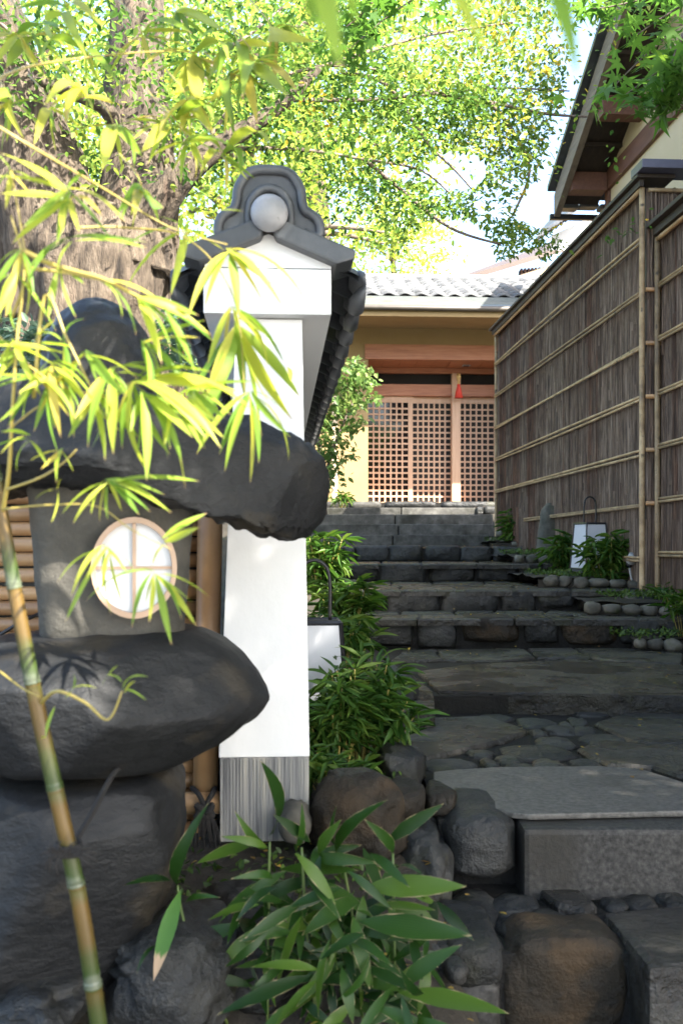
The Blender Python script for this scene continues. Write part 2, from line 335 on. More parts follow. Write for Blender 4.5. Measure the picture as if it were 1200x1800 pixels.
def bark_strip_mat():
    m, t, B, N, L = nodes('shredded_bark')
    tc = N.new('ShaderNodeTexCoord'); mp = N.new('ShaderNodeMapping'); L.new(tc.outputs['Object'], mp.inputs[0]); mp.inputs['Scale'].default_value = (34, 34, 1.6)
    n = N.new('ShaderNodeTexNoise'); n.inputs['Scale'].default_value = 1.6; n.inputs['Detail'].default_value = 8; n.inputs['Roughness'].default_value = .7; L.new(mp.outputs[0], n.inputs['Vector'])
    r = ramp(N, [(.28,(.015,.011,.008)),(.45,(.095,.068,.049)),(.58,(.22,.168,.128)),(.76,(.44,.375,.31))]); L.new(n.outputs['Fac'], r.inputs[0])
    at = N.new('ShaderNodeAttribute'); at.attribute_name = 'r'
    r2 = ramp(N, [(0,(.55,.30,.20)),(.22,(.75,.48,.36)),(.42,(.85,.74,.68)),(.75,(1.1,1.04,1.0)),(1,(1.5,1.48,1.46))]); L.new(at.outputs['Fac'], r2.inputs[0])
    mx = N.new('ShaderNodeMix'); mx.data_type = 'RGBA'; mx.blend_type = 'MULTIPLY'; mx.inputs[0].default_value = 1; L.new(r.outputs[0], mx.inputs[6]); L.new(r2.outputs[0], mx.inputs[7])
    L.new(mx.outputs[2], B.inputs['Base Color']); B.inputs['Roughness'].default_value = .6
    bp = N.new('ShaderNodeBump'); bp.inputs['Strength'].default_value = 1; bp.inputs['Distance'].default_value = .02; L.new(n.outputs['Fac'], bp.inputs['Height']); L.new(bp.outputs[0], B.inputs['Normal'])
    return m
M['bark'] = bark_strip_mat()

def culm_mat():
    """green-to-amber bamboo culm, colour bands along its own length (UV-free: attribute r runs 0..1 inside each internode)"""
    m, t, B, N, L = nodes('mottled_bamboo_culm')
    at = N.new('ShaderNodeAttribute'); at.attribute_name = 'r'
    tc = N.new('ShaderNodeTexCoord'); n = N.new('ShaderNodeTexNoise'); n.inputs['Scale'].default_value = 14; n.inputs['Detail'].default_value = 5; L.new(tc.outputs['Object'], n.inputs['Vector'])
    a = N.new('ShaderNodeMath'); a.operation = 'MULTIPLY_ADD'; L.new(n.outputs['Fac'], a.inputs[0]); a.inputs[1].default_value = .7; 
    b = N.new('ShaderNodeMath'); b.operation = 'SUBTRACT'; L.new(at.outputs['Fac'], b.inputs[0]); b.inputs[1].default_value = .35; L.new(b.outputs[0], a.inputs[2])
    r = ramp(N, [(0,(.08,.095,.06)),(.10,(.028,.048,.010)),(.35,(.040,.046,.010)),(.55,(.080,.050,.012)),(.85,(.098,.058,.013)),(1,(.07,.062,.016))]); L.new(a.outputs[0], r.inputs[0])
    L.new(r.outputs[0], B.inputs['Base Color']); B.inputs['Roughness'].default_value = .35
    return m
M['culm'] = culm_mat()

def concrete_groove():
    m, t, B, N, L = nodes('board_marked_concrete')
    tc = N.new('ShaderNodeTexCoord'); mp = N.new('ShaderNodeMapping'); L.new(tc.outputs['Object'], mp.inputs[0]); mp.inputs['Scale'].default_value = (60, 60, 2.0)
    n = N.new('ShaderNodeTexNoise'); n.inputs['Scale'].default_value = 1.5; n.inputs['Detail'].default_value = 5; L.new(mp.outputs[0], n.inputs['Vector'])
    r = ramp(N, [(.3,(.085,.085,.09)),(.5,(.20,.20,.195)),(.75,(.36,.34,.29))]); L.new(n.outputs['Fac'], r.inputs[0]); L.new(r.outputs[0], B.inputs['Base Color'])
    B.inputs['Roughness'].default_value = .9
    bp = N.new('ShaderNodeBump'); bp.inputs['Strength'].default_value = .8; bp.inputs['Distance'].default_value = .006; L.new(n.outputs['Fac'], bp.inputs['Height']); L.new(bp.outputs[0], B.inputs['Normal'])
    return m
M['concrete'] = concrete_groove()

# ------------------------------------------------------------------ leaf systems
def leaf_cloud(name, pos, size, mat, parent, shape='ovate', tilt=0.6, kind=None, rvals=None, down=0.0, elong=1.0, dirs=None):
    """one mesh of many small folded leaves; attribute r gives each leaf its own colour"""
    pos = np.asarray(pos, float); n = len(pos)
    if shape == 'ovate':
        tpl = np.array([(0,0,0),(.35,.26,.04),(.72,.19,.02),(1,0,-.08),(.72,-.19,.02),(.35,-.26,.04)]); tris = [(0,1,2,3),(0,3,4,5)]
    elif shape == 'lance':
        tpl = np.array([(0,0,0),(.3,.085,.05),(.65,.065,.02),(1,0,-.15),(.65,-.065,.02),(.3,-.085,.05)]); tris = [(0,1,2,3),(0,3,4,5)]
    else:  # maple star
        ang = [-150,-105,-78,-52,-28,0,28,52,78,105,150]; rad = [.10,.55,.24,.85,.27,1.0,.27,.85,.24,.55,.10]
        tpl = np.array([(0,0,0)] + [(.25*0 + r*math.cos(math.radians(a)), r*math.sin(math.radians(a)), -.10*r*r) for a, r in zip(ang, rad)])
        tris = [(0,i,i+1) for i in range(1,11)]
    k = len(tpl)
    yaw = npr.uniform(0, 2*np.pi, n); pit = npr.normal(-down, tilt, n); rol = npr.normal(0, tilt, n)
    cy, sy, cp, sp, cr, sr = np.cos(yaw), np.sin(yaw), np.cos(pit), np.sin(pit), np.cos(rol), np.sin(rol)
    X = np.stack([cy*cp, sy*cp, sp], 1)
    Y0 = np.stack([-sy, cy, np.zeros(n)], 1); Z0 = np.cross(X, Y0)
    if dirs is not None:
        X = dirs / np.linalg.norm(dirs, axis=1, keepdims=True)
        Y0 = np.cross(np.array([[0,0,1.0]]), X) + 1e-4; Y0 /= np.linalg.norm(Y0, axis=1, keepdims=True); Z0 = np.cross(X, Y0)
    Y = Y0*cr[:,None] + Z0*sr[:,None]; Z = np.cross(X, Y)
    sz = (size * npr.uniform(.7, 1.3, n))[:,None,None]
    V = pos[:,None,:] + sz*(tpl[None,:,0:1]*X[:,None,:]*elong + tpl[None,:,1:2]*Y[:,None,:] + tpl[None,:,2:3]*Z[:,None,:])
    V = V.reshape(-1,3)
    me = bpy.data.meshes.new(name)
    nl = sum(len(t) for t in tris); nf = len(tris)
    loops = np.concatenate([np.array(t) for t in tris])[None,:] + (np.arange(n)*k)[:,None]
    starts = np.cumsum([0]+[len(t) for t in tris])[:-1][None,:] + (np.arange(n)*nl)[:,None]
    me.vertices.add(n*k); me.vertices.foreach_set('co', V.astype(np.float32).ravel())
    me.loops.add(n*nl); me.loops.foreach_set('vertex_index', loops.astype(np.int32).ravel())
    me.polygons.add(n*nf); me.polygons.foreach_set('loop_start', starts.astype(np.int32).ravel())
    me.update(calc_edges=True)
    rv = npr.uniform(0,1,n) if rvals is None else np.clip(rvals,0,1)
    at = me.attributes.new('r', 'FLOAT', 'POINT'); at.data.foreach_set('value', np.repeat(rv, k).astype(np.float32))
    return link(name, me, mat, parent, False, kind)

def leaf_mesh(name, wid, arch, fold=.18, peak=.38, n=9, twist=0.0):
    """one blade of unit length along +X; UV u along it, v across"""
    vs, fs, uv = [], [], []
    for i in range(n):
        t = i/(n-1)
        if t < peak: h = (0.10 + .90*math.sin(t/peak*math.pi/2)) if i else .05
        else: h = max(0.0, 1-((t-peak)/(1-peak))**1.9)
        h *= wid/2; z = arch*4*t*(1-t)*(1-.3*t); a = twist*t
        for s in (-1, 0, 1):
            y, zz = s*h, (abs(s)*h*fold*2)
            vs.append((t, y*math.cos(a)-zz*math.sin(a), z + y*math.sin(a) + zz*math.cos(a))); uv.append((t, .5+.5*s))
    for i in range(n-1):
        for s in (0, 1):
            fs.append((i*3+s, (i+1)*3+s, (i+1)*3+s+1, i*3+s+1))
    me = bpy.data.meshes.new(name); me.from_pydata(vs, [], fs)
    ul = me.uv_layers.new(name='UVMap')
    for l in me.loops: ul.data[l.index].uv = uv[l.vertex_index]
    me.polygons.foreach_set('use_smooth', [True]*len(me.polygons))
    return me

BL = [leaf_mesh('leaf', w, a, twist=tw) for w, a, tw in ((.115,.07,.3),(.10,.12,-.4),(.128,.05,.5),(.105,.16,.2),(.09,.10,-.2),(.12,.02,-.6))]
DL = [leaf_mesh('leaf', w, a, twist=tw) for w, a, tw in ((.13,.10,.2),(.15,.16,-.3),(.12,.20,.3),(.14,.06,-.2))]
SL = [leaf_mesh('leaf', w, a, peak=.42, fold=.10, twist=tw) for w, a, tw in ((.17,.10,.35),(.20,.16,-.4),(.15,.20,.5),(.18,.05,-.3),(.21,.13,.6),(.16,.24,-.5),(.19,.02,.2))]
SD = [leaf_mesh('leaf', .22, .06, peak=.42, fold=.10, twist=.1)]
for me in BL: me.materials.append(M['bleaf'])
for me in DL: me.materials.append(M['dwarf_one'])
for me in SL: me.materials.append(M['sasa'])
SD[0].materials.append(M['sasa_dry'])

def put_leaf(base, tip, meshes, parent, face=None, wscale=1.0, label=None):
    base = Vector(base); tip = Vector(tip); d = tip - base; L = d.length
    x = d / L
    nrm = Vector(face) if face else Vector((rng.gauss(0,.45), -0.35 + rng.gauss(0,.45), 0.75 + rng.gauss(0,.3)))
    y = nrm.cross(x)
    if y.length < 1e-3: y = Vector((1,0,0))
    y.normalize(); z = x.cross(y)
    me = rng.choice(meshes)
    o = bpy.data.objects.new('leaf', me); COL.objects.link(o)
    R = Matrix((x, y, z)).transposed().to_4x4()
    pl = parent.matrix_basis.inverted() if parent else Matrix.Identity(4)
    o.matrix_basis = pl @ Matrix.Translation(base) @ R @ Matrix.Diagonal((L, L*wscale, L, 1))
    o.parent = parent
    if label: o['label'] = label
    return o

def curve_pts(pts, n=8):
    """Catmull-Rom through points"""
    pts = [Vector(p) for p in pts]; out = []
    for i in range(len(pts)-1):
        p0, p1, p2, p3 = pts[max(i-1,0)], pts[i], pts[i+1], pts[min(i+2,len(pts)-1)]
        for k in range(n):
            t = k/n
            out.append(.5*((2*p1)+(p2-p0)*t+(2*p0-5*p1+4*p2-p3)*t*t+(3*p1-p0-3*p2+p3)*t**3))
    out.append(pts[-1]); return out

# ================================================================== SETTING: ground
STEPS = [ # (front depth, tread height relative to the eye)
    (2.35,-.951),(2.85,-.764),(4.71,-.678),(6.94,-.480),(7.92,-.321),(10.03,-.143),(12.0,.035),(13.2,.195),(13.75,.35),(14.3,.505),(14.85,.625),(15.8,.770)]
def step_level(y):
    z = -1.14
    for d, h in STEPS:
        if y >= d: z = h
    return z
GY = [-1e3,1.9,2.45,3.0,4.7,6.9,7.9,10,12,13.2,14.9,16,19,30,1e3]; GZ = [-1.15,-1.13,-.93,-.80,-.72,-.52,-.38,-.22,-.03,.12,.55,.70,.75,.8,.8]
def garden(y): return float(np.interp(y, GY, GZ))
def path_l(y): return .26 - .0629*(y-4.0)
def path_r(y): return 2.45 - .0629*(y-8)
def ground_rel(x, y):
    g = garden(y)
    if 1.5 < y < 17 and path_l(y)-.1 < x < path_r(y)+.6:
        e = min(1.0, (x-(path_l(y)-.1))/.12, 1.0)
        r = 1.0 if x < path_r(y)-.1 else max(0.0, 1-(x-(path_r(y)-.1))/.3)
        k = max(0, min(e, r)); g = g*(1-k) + min(g, step_level(y-.0), step_level(y-.15))*k - .16*k
    return g
xs = np.unique(np.concatenate([[-600,-200,-80,-40,-20,-10,-6], np.arange(-4,5.01,.1), [6,10,20,40,80,200,600]]))
ys = np.unique(np.concatenate([[-600,-200,-60,-20,-8,-3,-1], np.arange(0,20.01,.1), [22,26,32,45,70,120,250,900]]))
m = MB(); vs = []
for y in ys:
    for x in xs:
        near = abs(x) < 6 and 0 < y < 20
        vs.append((x, y, EYE + ground_rel(x, y) + (.03*fb((x,y,0), 3.0) if near else 0)))
nx = len(xs); m.add(vs, [(j*nx+i, j*nx+i+1, (j+1)*nx+i+1, (j+1)*nx+i) for j in range(len(ys)-1) for i in range(nx-1)])
tag(m.build('ground', M['soil'], smooth=True), kind='structure')
m = MB(); m.box(-40,-30,EYE-1.2,40,.9,EYE-1.10); tag(m.build('street', M['street']), kind='structure')

# ================================================================== SETTING: stairway of stone
m = MB()
for i, (d, h) in enumerate(STEPS):
    nxt = STEPS[i+1][0] if i+1 < len(STEPS) else 18.3
    z1 = EYE+h-.022
    if i == 0:
        x0, x1 = .30, 2.6
    else:
        x0, x1 = path_l(d)-(.05 if i < 7 else .75), (path_r(d)+.25 if i < 7 else 2.1 if i < 11 else 3.2)
    dd = d+.045
    m.box(x0, dd, z1-1.2, x1, nxt+.3, z1)
stair = m.build('stone_stairway', M['mortar']); tag(stair, kind='structure')

seed = [0]
def riser(x0, y0, x1, y1, D, depth=.34, mat='stone', e=.42, amp=.05, sub=3, name='riser_stone'):
    a = P(x0, y1, D); b = P(x1, y0, D); seed[0] += 1
    h = Vector(((b.x-a.x)/2, depth/2, (b.z-a.z)/2))
    me = super_stone(((a.x+b.x)/2, D+depth/2, (a.z+b.z)/2), h, e, sub, amp, 3.0, seed=seed[0], ee=.30, facets=0)
    return link(name, me, M[mat], stair, True)

def flag(poly, zr, mat='flag', th=.05, name='flagstone', inset=.012, wob=.008, px=True, lift=0.0):
    """paving stone: outline given as photo pixels on the tread plane, chamfered edge, uneven top"""
    pts = [G(x, y, zr) for x, y in poly] if px else [Vector((x, y, EYE+zr)) for x, y in poly]
    seed[0] += 1
    dense = []
    for i, p in enumerate(pts):
        q = pts[(i+1) % len(pts)]; L = (q-p).length; k = max(1, min(8, int(L/.12)))
        for j in range(k):
            r = p.lerp(q, j/k); s = seed[0]*3.1
            dense.append(r + Vector((noise.noise((r.x*5+s, r.y*5, 0)), noise.noise((r.x*5, r.y*5+s, 3)), 0))*wob*2)
    c = sum(dense, Vector())/len(dense); n = len(dense)
    t0 = Vector((0,0,lift))
    outer = [p - Vector((0,0,.012)) + t0 for p in dense]; bot = [p - Vector((0,0,th)) + t0 for p in dense]
    inn = []
    for p in dense:
        d = (c-p); d.z = 0; L = d.length
        inn.append(p + d*min(.4, inset/max(L,.01)) + t0)
    inner2 = [p.lerp(c, .5) + t0 + Vector((0,0,.006*noise.noise(p*6))) for p in dense]
    m = MB(); vs = bot+outer+inn+inner2+[c+t0]; fs = []
    for r in range(3):
        for i in range(n):
            j = (i+1) % n; fs.append((r*n+i, r*n+j, (r+1)*n+j, (r+1)*n+i))
    for i in range(n): fs.append((3*n+i, 3*n+(i+1) % n, 4*n))
    m.add(vs, fs)
    return m.build(name, M[mat], stair, smooth=False)

def pebble(cx, cy, rx, ry, zr, mat='stone', name='cobble'):
    c = G(cx, cy, zr); e1 = G(cx+rx, cy, zr); f0 = G(cx, cy-ry, zr); f1 = G(cx, cy+ry, zr); seed[0] += 1
    me = super_stone((c.x, (f0.y+f1.y)/2, c.z-.027), ((e1-c).length*1.04, abs(f0.y-f1.y)/2*1.04, .026), .80, 3, .12, 3, rot=rng.uniform(-.3,.3)*0.3, seed=seed[0], facets=0)
    return link(name, me, M[mat], stair, True)

def z7(x, y): return (530+x/1.791, 850+y/1.791)
def z9(x, y): return (600+x/2, 1300+y/2)
# third to sixth steps: rough wet risers
for x0,y0,x1,y1,mt in ((636,1090,727,1138,'stone'),(731,1090,805,1142,'stone'),(808,1083,917,1132,'stone_brown'),(919,1087,986,1132,'stone'),(985,1089,1092,1136,'stone_brown'),(1090,1087,1166,1134,'stone'),(1164,1087,1262,1134,'stone'),(1262,1087,1350,1134,'stone')):
    riser(x0,y0,x1,y1,6.94,.40,mt,e=.5 if mt=='stone_brown' else .30)
for x0,y0,x1,y1,e in ((602,1040,678,1078,.3),(676,1038,776,1078,.28),(774,1037,882,1078,.3),(880,1037,944,1078,.28),(943,1035,1019,1072,.62),(1014,1036,1114,1076,.32),(1111,1036,1200,1076,.32)):
    riser(x0,y0,x1,y1,7.92,.45,'stone',e)
for x0,y0,x1,y1 in ((585,992,617,1020),(614,991,666,1022),(666,990,750,1022),(752,991,838,1022),(838,992,912,1020),(910,991,985,1020),(985,991,1050,1020)):
    riser(x0-1,y0,x1+1,y1+3,10.03,.5,'stone',.28)
for x0,y0,x1,y1 in ((560,960,606,986),(606,960,624,986),(624,959,683,986),(683,958,744,985),(747,959,811,986),(809,960,867,986),(866,960,912,986),(912,960,960,986)):
    riser(x0-1,y0,x1+1,y1+3,12.0,.5,'stone',.28)
# treads of those steps
def tread(zr, ylist, xlist, mat='flag', slack=2):
    for (ya, yb), cuts in zip(ylist, xlist):
        for a, b in zip(cuts[:-1], cuts[1:]):
            j = lambda: rng.uniform(-slack, slack)
            flag([(a+1+j()*1.2, ya), (b-2+j()*1.2, ya+j()*.1), (b-2+j(), yb), (a+1+j(), yb+j()*.1)], zr, mat, wob=.02, inset=.02)
tread(-.480, [(1073,1080),(1080.5,1087)], [[640,705,800,870,960,1060,1150,1260],[650,735,850,905,1010,1120,1240]])
tread(-.321, [(1022,1029),(1029.5,1037)], [[600,690,760,850,940,1030,1110],[605,705,800,905,1000,1100]])
tread(-.143, [(986.5,991)], [[600,670,740,840,930,1010]])
# dressed steps leading to the entrance
for i, (xl, xr, cut) in enumerate(((500,860,690),(500,873,700),(500,866,694),(500,836,705))):
    d, h = STEPS[7+i]; hl = STEPS[6+i][1]
    for a, b in ((xl, cut-1), (cut+1, xr)):
        A = P(a, 900, d); B = P(b, 900, d); mm = MB(); mm.box(A.x, d, EYE+hl-.03, B.x, d+.62, EYE+h); mm.build('step_block', M['step_stone'], stair, bevel=.012)
for x0, x1 in ((836,850),(850,874)):
    riser(x0, 889, x1, 905, 14.8, .4, 'stone', .5)
for x0, x1, mt in ((560,612,'granite'),(612,672,'step_stone'),(672,772,'stone'),(772,880,'stone')):
    riser(x0, 880.5, x1, 895, 15.8, .6, mt, .36, amp=.03, name='threshold_stone')
m = MB(); m.box(-2.2, 16.3, EYE+.70, 3.4, 17.2, EYE+.765); m.build('landing_slab', M['granite'], stair)
# second step: broad wet slab, its neighbours behind
A = G(722,1218,-.678); B = G(1330,1222,-.678)
mm = MB(); P4 = [G(*z7(430,650),-.678), G(*z7(1280,668),-.678), G(*z7(1290,575),-.678), G(*z7(860,552),-.678), G(*z7(520,568),-.678), G(*z7(365,590),-.678)]
mm.prism([p-Vector((0,0,.12)) for p in P4], P4); mm.build('wet_slab', M['wet'], stair, bevel=.014)
mm = MB(); P4 = [G(*z7(300,715),-.69), G(*z7(420,712),-.69), G(*z7(415,655),-.69), G(*z7(350,596),-.69), G(*z7(255,590),-.69)]
mm.prism([p-Vector((0,0,.12)) for p in P4], P4); mm.build('wet_slab', M['wet'], stair, bevel=.014)
for poly in ([(280,560),(320,524),(420,520),(440,552)], [(448,552),(425,522),(700,518),(735,546),(640,556)], [(742,546),(712,518),(850,516),(905,545)], [(912,545),(860,517),(1010,518),(1200,530),(1200,566),(1010,560)]):
    flag([z7(*p) for p in poly], -.678, wob=.012)
# paved court between first and second step
flag([z7(*p) for p in ((305,745),(420,735),(590,730),(715,775),(640,805),(520,830),(390,862),(320,815))], -.764)
flag([z7(*p) for p in ((920,752),(1010,722),(1200,716),(1290,720),(1290,812),(1050,815),(965,775))], -.764)
flag([z7(*p) for p in ((862,832),(950,806),(1080,817),(1290,822),(1290,935),(1180,915),(1100,890),(960,880))], -.764)
flag([z7(*p) for p in ((310,812),(385,866),(380,905),(300,890))], -.764)
for cx,cy,rx,ry in ((735,742,62,15),(815,765,52,13),(872,742,32,13),(745,775,28,10),(795,806,58,18),(885,768,40,12),(955,797,76,19),(745,836,112,26),(560,840,44,12),(592,871,30,15),(660,858,48,13),(770,873,52,13),(465,873,86,20),(680,882,45,9),(898,872,50,17),(830,752,20,9),(610,730,60,10),(905,715,60,9)):
    q = z7(cx, cy); pebble(q[0], q[1], rx/1.791, ry/1.791, -.764)
# first step: pale granite slab over a granite kerb block
mm = MB(); P4 = [G(*z9(*p),-.755) for p in ((322,150),(415,193),(500,232),(600,256),(665,262),(1000,254),(1330,248),(1330,165),(1200,148),(1050,101),(900,92),(560,95),(400,104),(322,112))]
mm.prism([p-Vector((0,0,.018)) for p in P4], P4); mm.build('granite_slab', M['granite_pale'], stair, bevel=.006)
mm = MB(); a = P(920,1457,2.76); b = P(1310,1455,2.76); mm.box(a.x, 2.765, EYE-1.02, b.x, 3.15, EYE-.776); mm.build('granite_block', M['granite'], stair, bevel=.016)
riser(784,1436,918,1556,2.78,.40,'stone',.62,name='riser_stone')
riser(716,1438,786,1556,2.90,.40,'stone',.55); riser(640,1450,722,1560,2.95,.4,'stone',.5)
# lowest landing: rounded stones
for cx,cy,rx,ry in ((468,578,76,66),(612,560,82,40),(730,618,66,46),(605,640,60,42),(955,562,45,19),(1045,505,52,17),(1048,556,58,26),(1145,530,60,42),(530,690,34,28),(880,645,58,34),(995,675,24,18),(860,510,50,15),(450,690,60,30),(330,600,60,40),(350,690,50,34),(400,770,40,30)):
    q = z9(cx, cy); pebble(q[0], q[1], rx/2, ry/2, -.951, 'stone')
flag([z9(*p) for p in ((672,508),(800,503),(900,575),(860,598),(770,580))], -.945)
mm = MB(); P4 = [G(*z9(*p),-.945) for p in ((915,602),(985,680),(1078,800),(1200,796),(1400,780),(1400,585),(1150,580))]
mm.prism([p-Vector((0,0,.35)) for p in P4], P4); mm.build('granite_block', M['flag'], stair, bevel=.022)
riser(882,1650,1116,1840,2.375,.22,'stone_brown',.50,amp=.045,sub=4,name='riser_stone')
riser(786,1662,886,1745,2.365,.35,'stone',.4); riser(805,1728,884,1830,2.36,.3,'granite',.3)
riser(1112,1700,1160,1840,2.38,.3,'stone',.4)

# ================================================================== SETTING: edging stones of the planted beds
edge = bpy.data.objects.new('stone_edging', None); COL.objects.link(edge); edge['kind'] = 'structure'
def edge_row(xs_, ytop, ybot, D0, D1):
    n = len(xs_)-1
    for i in range(n):
        D = D0 + (D1-D0)*i/max(1,n-1); a = P(xs_[i], ybot(i/n), D); b = P(xs_[i+1], ytop(i/n), D); seed[0] += 1
        h = ((b.x-a.x)/2*1.02, max(.06,(b.x-a.x)*.40), (b.z-a.z)/2)
        h = Vector(h); h.z *= rng.uniform(.8,1.12); h.x *= rng.uniform(.88,1.12)
        me = super_stone(((a.x+b.x)/2, D+.06+rng.uniform(-.02,.03), (a.z+b.z)/2), h, .80, 2, .16, 3, seed=seed[0]); link('edging_stone', me, M['round_stone'], edge, True)
edge_row([959,985,1008,1038,1074,1105,1136], lambda t: 1009+12*t, lambda t: 1034+6*t, 8.22, 8.18)
edge_row([904,925,948,976,1003,1030], lambda t: 973+6*t, lambda t: 993+2*t, 10.3, 10.25)
edge_row([872,895,920,948], lambda t: 949+2*t, lambda t: 964, 12.4, 12.2)
edge_row([1028,1060,1096,1130,1160,1200,1240], lambda t: 1057+10*t, lambda t: 1082+10*t, 7.2, 7.1)
edge_row([1118,1142,1172,1202], lambda t: 1122+4*t, lambda t: 1144+6*t, 6.66, 6.6)
for x0,y0,x1,y1,D in ((872,885,896,906,13.9),(868,915,884,930,13.5),(873,932,890,944,13.0),(860,944,878,956,12.8),(1167,1040,1200,1070,7.6),(1095,1040,1122,1076,7.8),(560,1018,635,1046,8.6),(905,975,940,990,10.8)):
    a = P(x0,y1,D); b = P(x1,y0,D); seed[0] += 1
    link('edging_stone', super_stone(((a.x+b.x)/2,D+.1,(a.z+b.z)/2),((b.x-a.x)/2,.12,(b.z-a.z)/2),.62,2,.12,3,seed=seed[0]), M['round_stone'], edge, True)
bed = MB()
def bedfill(x0, x1, y0, y1, z):
    n = 10; vs = []
    for j in range(n+1):
        for i in range(n+1):
            x = x0+(x1-x0)*i/n; y = y0+(y1-y0)*j/n; vs.append((x, y, EYE+z+.03*fb((x,y,1),4)))
    bed.add(vs, [(j*(n+1)+i, j*(n+1)+i+1, (j+1)*(n+1)+i+1, (j+1)*(n+1)+i) for j in range(n) for i in range(n)])
    s = len(vs); bed.add([(x0,y0,EYE+z-.02),(x1,y0,EYE+z-.02),(x1,y0,EYE+z-.4),(x0,y0,EYE+z-.4)], [(0,1,2,3)])
bedfill(1.66, 2.9, 8.42, 10.25, -.235); bedfill(1.80, 2.7, 10.50, 12.3, -.07); bedfill(1.83, 2.5, 12.32, 13.6, .10)
bedfill(1.82, 3.2, 7.38, 7.9, -.39); bedfill(2.0, 3.3, 6.86, 7.2, -.61)
tag(bed.build('planting_soil', M['soil'], smooth=True), kind='structure')

# ================================================================== ENTRANCE BUILDING
TH = Vector((.46, 17.2, EYE)); TR = math.radians(3.0)
house = thing('entrance_building', 'ochre walled entrance building with tiled roof and sliding lattice doors above the steps', 'building', TH, TR)
def LB(px, py, D): return P(px, py, D) - TH
def hbox(name, x0, y0, z0, x1, y1, z1, mat, parent=house, bevel=0.0):
    mm = MB(); mm.box(x0, y0, z0, x1, y1, z1); return mm.build(name, mat, parent, bevel=bevel)
YD = .80                                                    # recess depth: door plane in local y
xj = 2.60                                                   # right jamb
hbox('wall', -4.5, 0, -.6, 0, .25, 4.0, M['ochre'])         # left of the porch
hbox('wall', 0, 0, 3.55, 4.8, .25, 4.0, M['ochre'])         # over the porch
hbox('wall', xj, 0, -.6, 4.8, .25, 3.55, M['ochre'])
hbox('corner_post', -.62, -.012, -.6, -.53, 0.0, 4.0, M['cream'])
hbox('beam', -.06, -.03, 3.285, 4.7, .12, 3.545, M['cedar'], bevel=.006)
hbox('porch_ceiling', 0.002, .12, 3.30, xj, YD+.1, 3.33, M['cedar'])
for k in range(9): hbox('ceiling_board', .012+k*.29, .125, 3.288, .29+k*.29, YD-.05, 3.298, M['cedar'])
hbox('ledge', 0.0, YD-.05, 3.19, xj, YD+.05, 3.284, M['cedar'])
hbox('jamb', -.03, .25, .6, .012, YD+.1, 3.29, M['cedar_v'])
hbox('jamb', xj-.01, .25, .6, xj+.03, YD+.1, 3.29, M['cedar_v'])
hbox('transom_panel', .012, YD+.06, 3.0, xj-.01, YD+.10, 3.19, M['interior'])
hbox('header', .0, YD-.04, 2.78, xj, YD+.08, 2.99, M['cedar'], bevel=.004)
hbox('room', -.2, YD+.5, .4, xj+.3, YD+2.2, 3.3, M['interior'])
hbox('sill', .0, YD-.06, .72, xj, YD+.1, .80, M['cedar'])
lamp = hbox('ceiling_light', 1.72, .42, 3.278, 1.86, .56, 3.287, M['metal']); hbox('lamp_hole', 1.745, .445, 3.27, 1.835, .535, 3.277, M['black'], lamp)
hx = lambda px: (px-600)*18.0/FPX - TH.x
hz = lambda py: (HOR-py)*18.0/FPX
hbox('post', hx(798), YD-.07, .72, hx(813.5), YD+.09, 3.19, M['cedar_v'], bevel=.006)
def sliding_door(x0, x1, cols, zt, zb, yy, st=.05, stl=None):
    f = MB(); stl = st if stl is None else stl
    f.box(x0, yy, zb, x0+stl, yy+.045, zt); f.box(x1-st, yy, zb, x1, yy+.045, zt)
    f.box(x0+stl, yy+.002, zt-.115, x1-st, yy+.043, zt); f.box(x0+stl, yy+.002, zb, x1-st, yy+.043, zb+.06)
    d = f.build('sliding_door', M['cedar_v'], house, bevel=.003)
    for k in range(1, cols):
        x = x0+stl+(x1-st-x0-stl)*k/cols; hbox('lattice_bar', x-.0135, yy+.006, zb+.06, x+.0135, yy+.034, zt-.115, M['cedar_v'], d)
    rows = 17
    for k in range(1, rows):
        z = zb+.06+(zt-.115-zb-.06)*k/rows; hbox('lattice_bar', x0+stl, yy+.010, z-.016, x1-st, yy+.030, z+.014, M['cedar_v'], d)
    hbox('glass', x0+stl, yy+.036, zb+.06, x1-st, yy+.041, zt-.115, M['glass'], d)
    return d
ztop, zbot = 2.78, .80
d1 = sliding_door(hx(646), hx(730), 7, ztop, zbot, YD+.02, .085, .045)
d2 = sliding_door(hx(728), hx(799), 7, ztop-.003, zbot, YD+.075, .012, .02)
d3 = sliding_door(hx(812), hx(880), 6, ztop-.003, zbot, YD+.075, .05, .012)
for k in range(3): hbox('notice', hx(748.5+k*9.9), YD+.109, hz(758.5), hx(756.3+k*9.9), YD+.110, hz(752), M['paper'], d2)
# eaves and roof: slope facing the path
EY, EZ, SL_ = -1.25, 3.90, .41                              # eave edge (local y), height, slope
roof = MB(); rx0, rx1 = -5.2, 5.4; RT = 3.15
roof.prism([Vector((rx0,EY,EZ-.002)),Vector((rx1,EY,EZ-.002)),Vector((rx1,EY+RT,EZ-.002+SL_*RT)),Vector((rx0,EY+RT,EZ-.002+SL_*RT))],
           [Vector((rx0,EY,EZ+.03)),Vector((rx1,EY,EZ+.03)),Vector((rx1,EY+RT,EZ+.03+SL_*RT)),Vector((rx0,EY+RT,EZ+.03+SL_*RT))])
roof = roof.build('roof', M['metal_roof'], house)
hbox('eave_board', rx0, EY-.02, EZ-.16, rx1, EY+.02, EZ-.008, M['ochre'], roof)
mm = MB(); mm.tube([(rx0,EY-.07,EZ-.035),(rx1,EY-.07,EZ-.035)], .045, 8); mm.build('gutter', M['gutter'], roof, True)
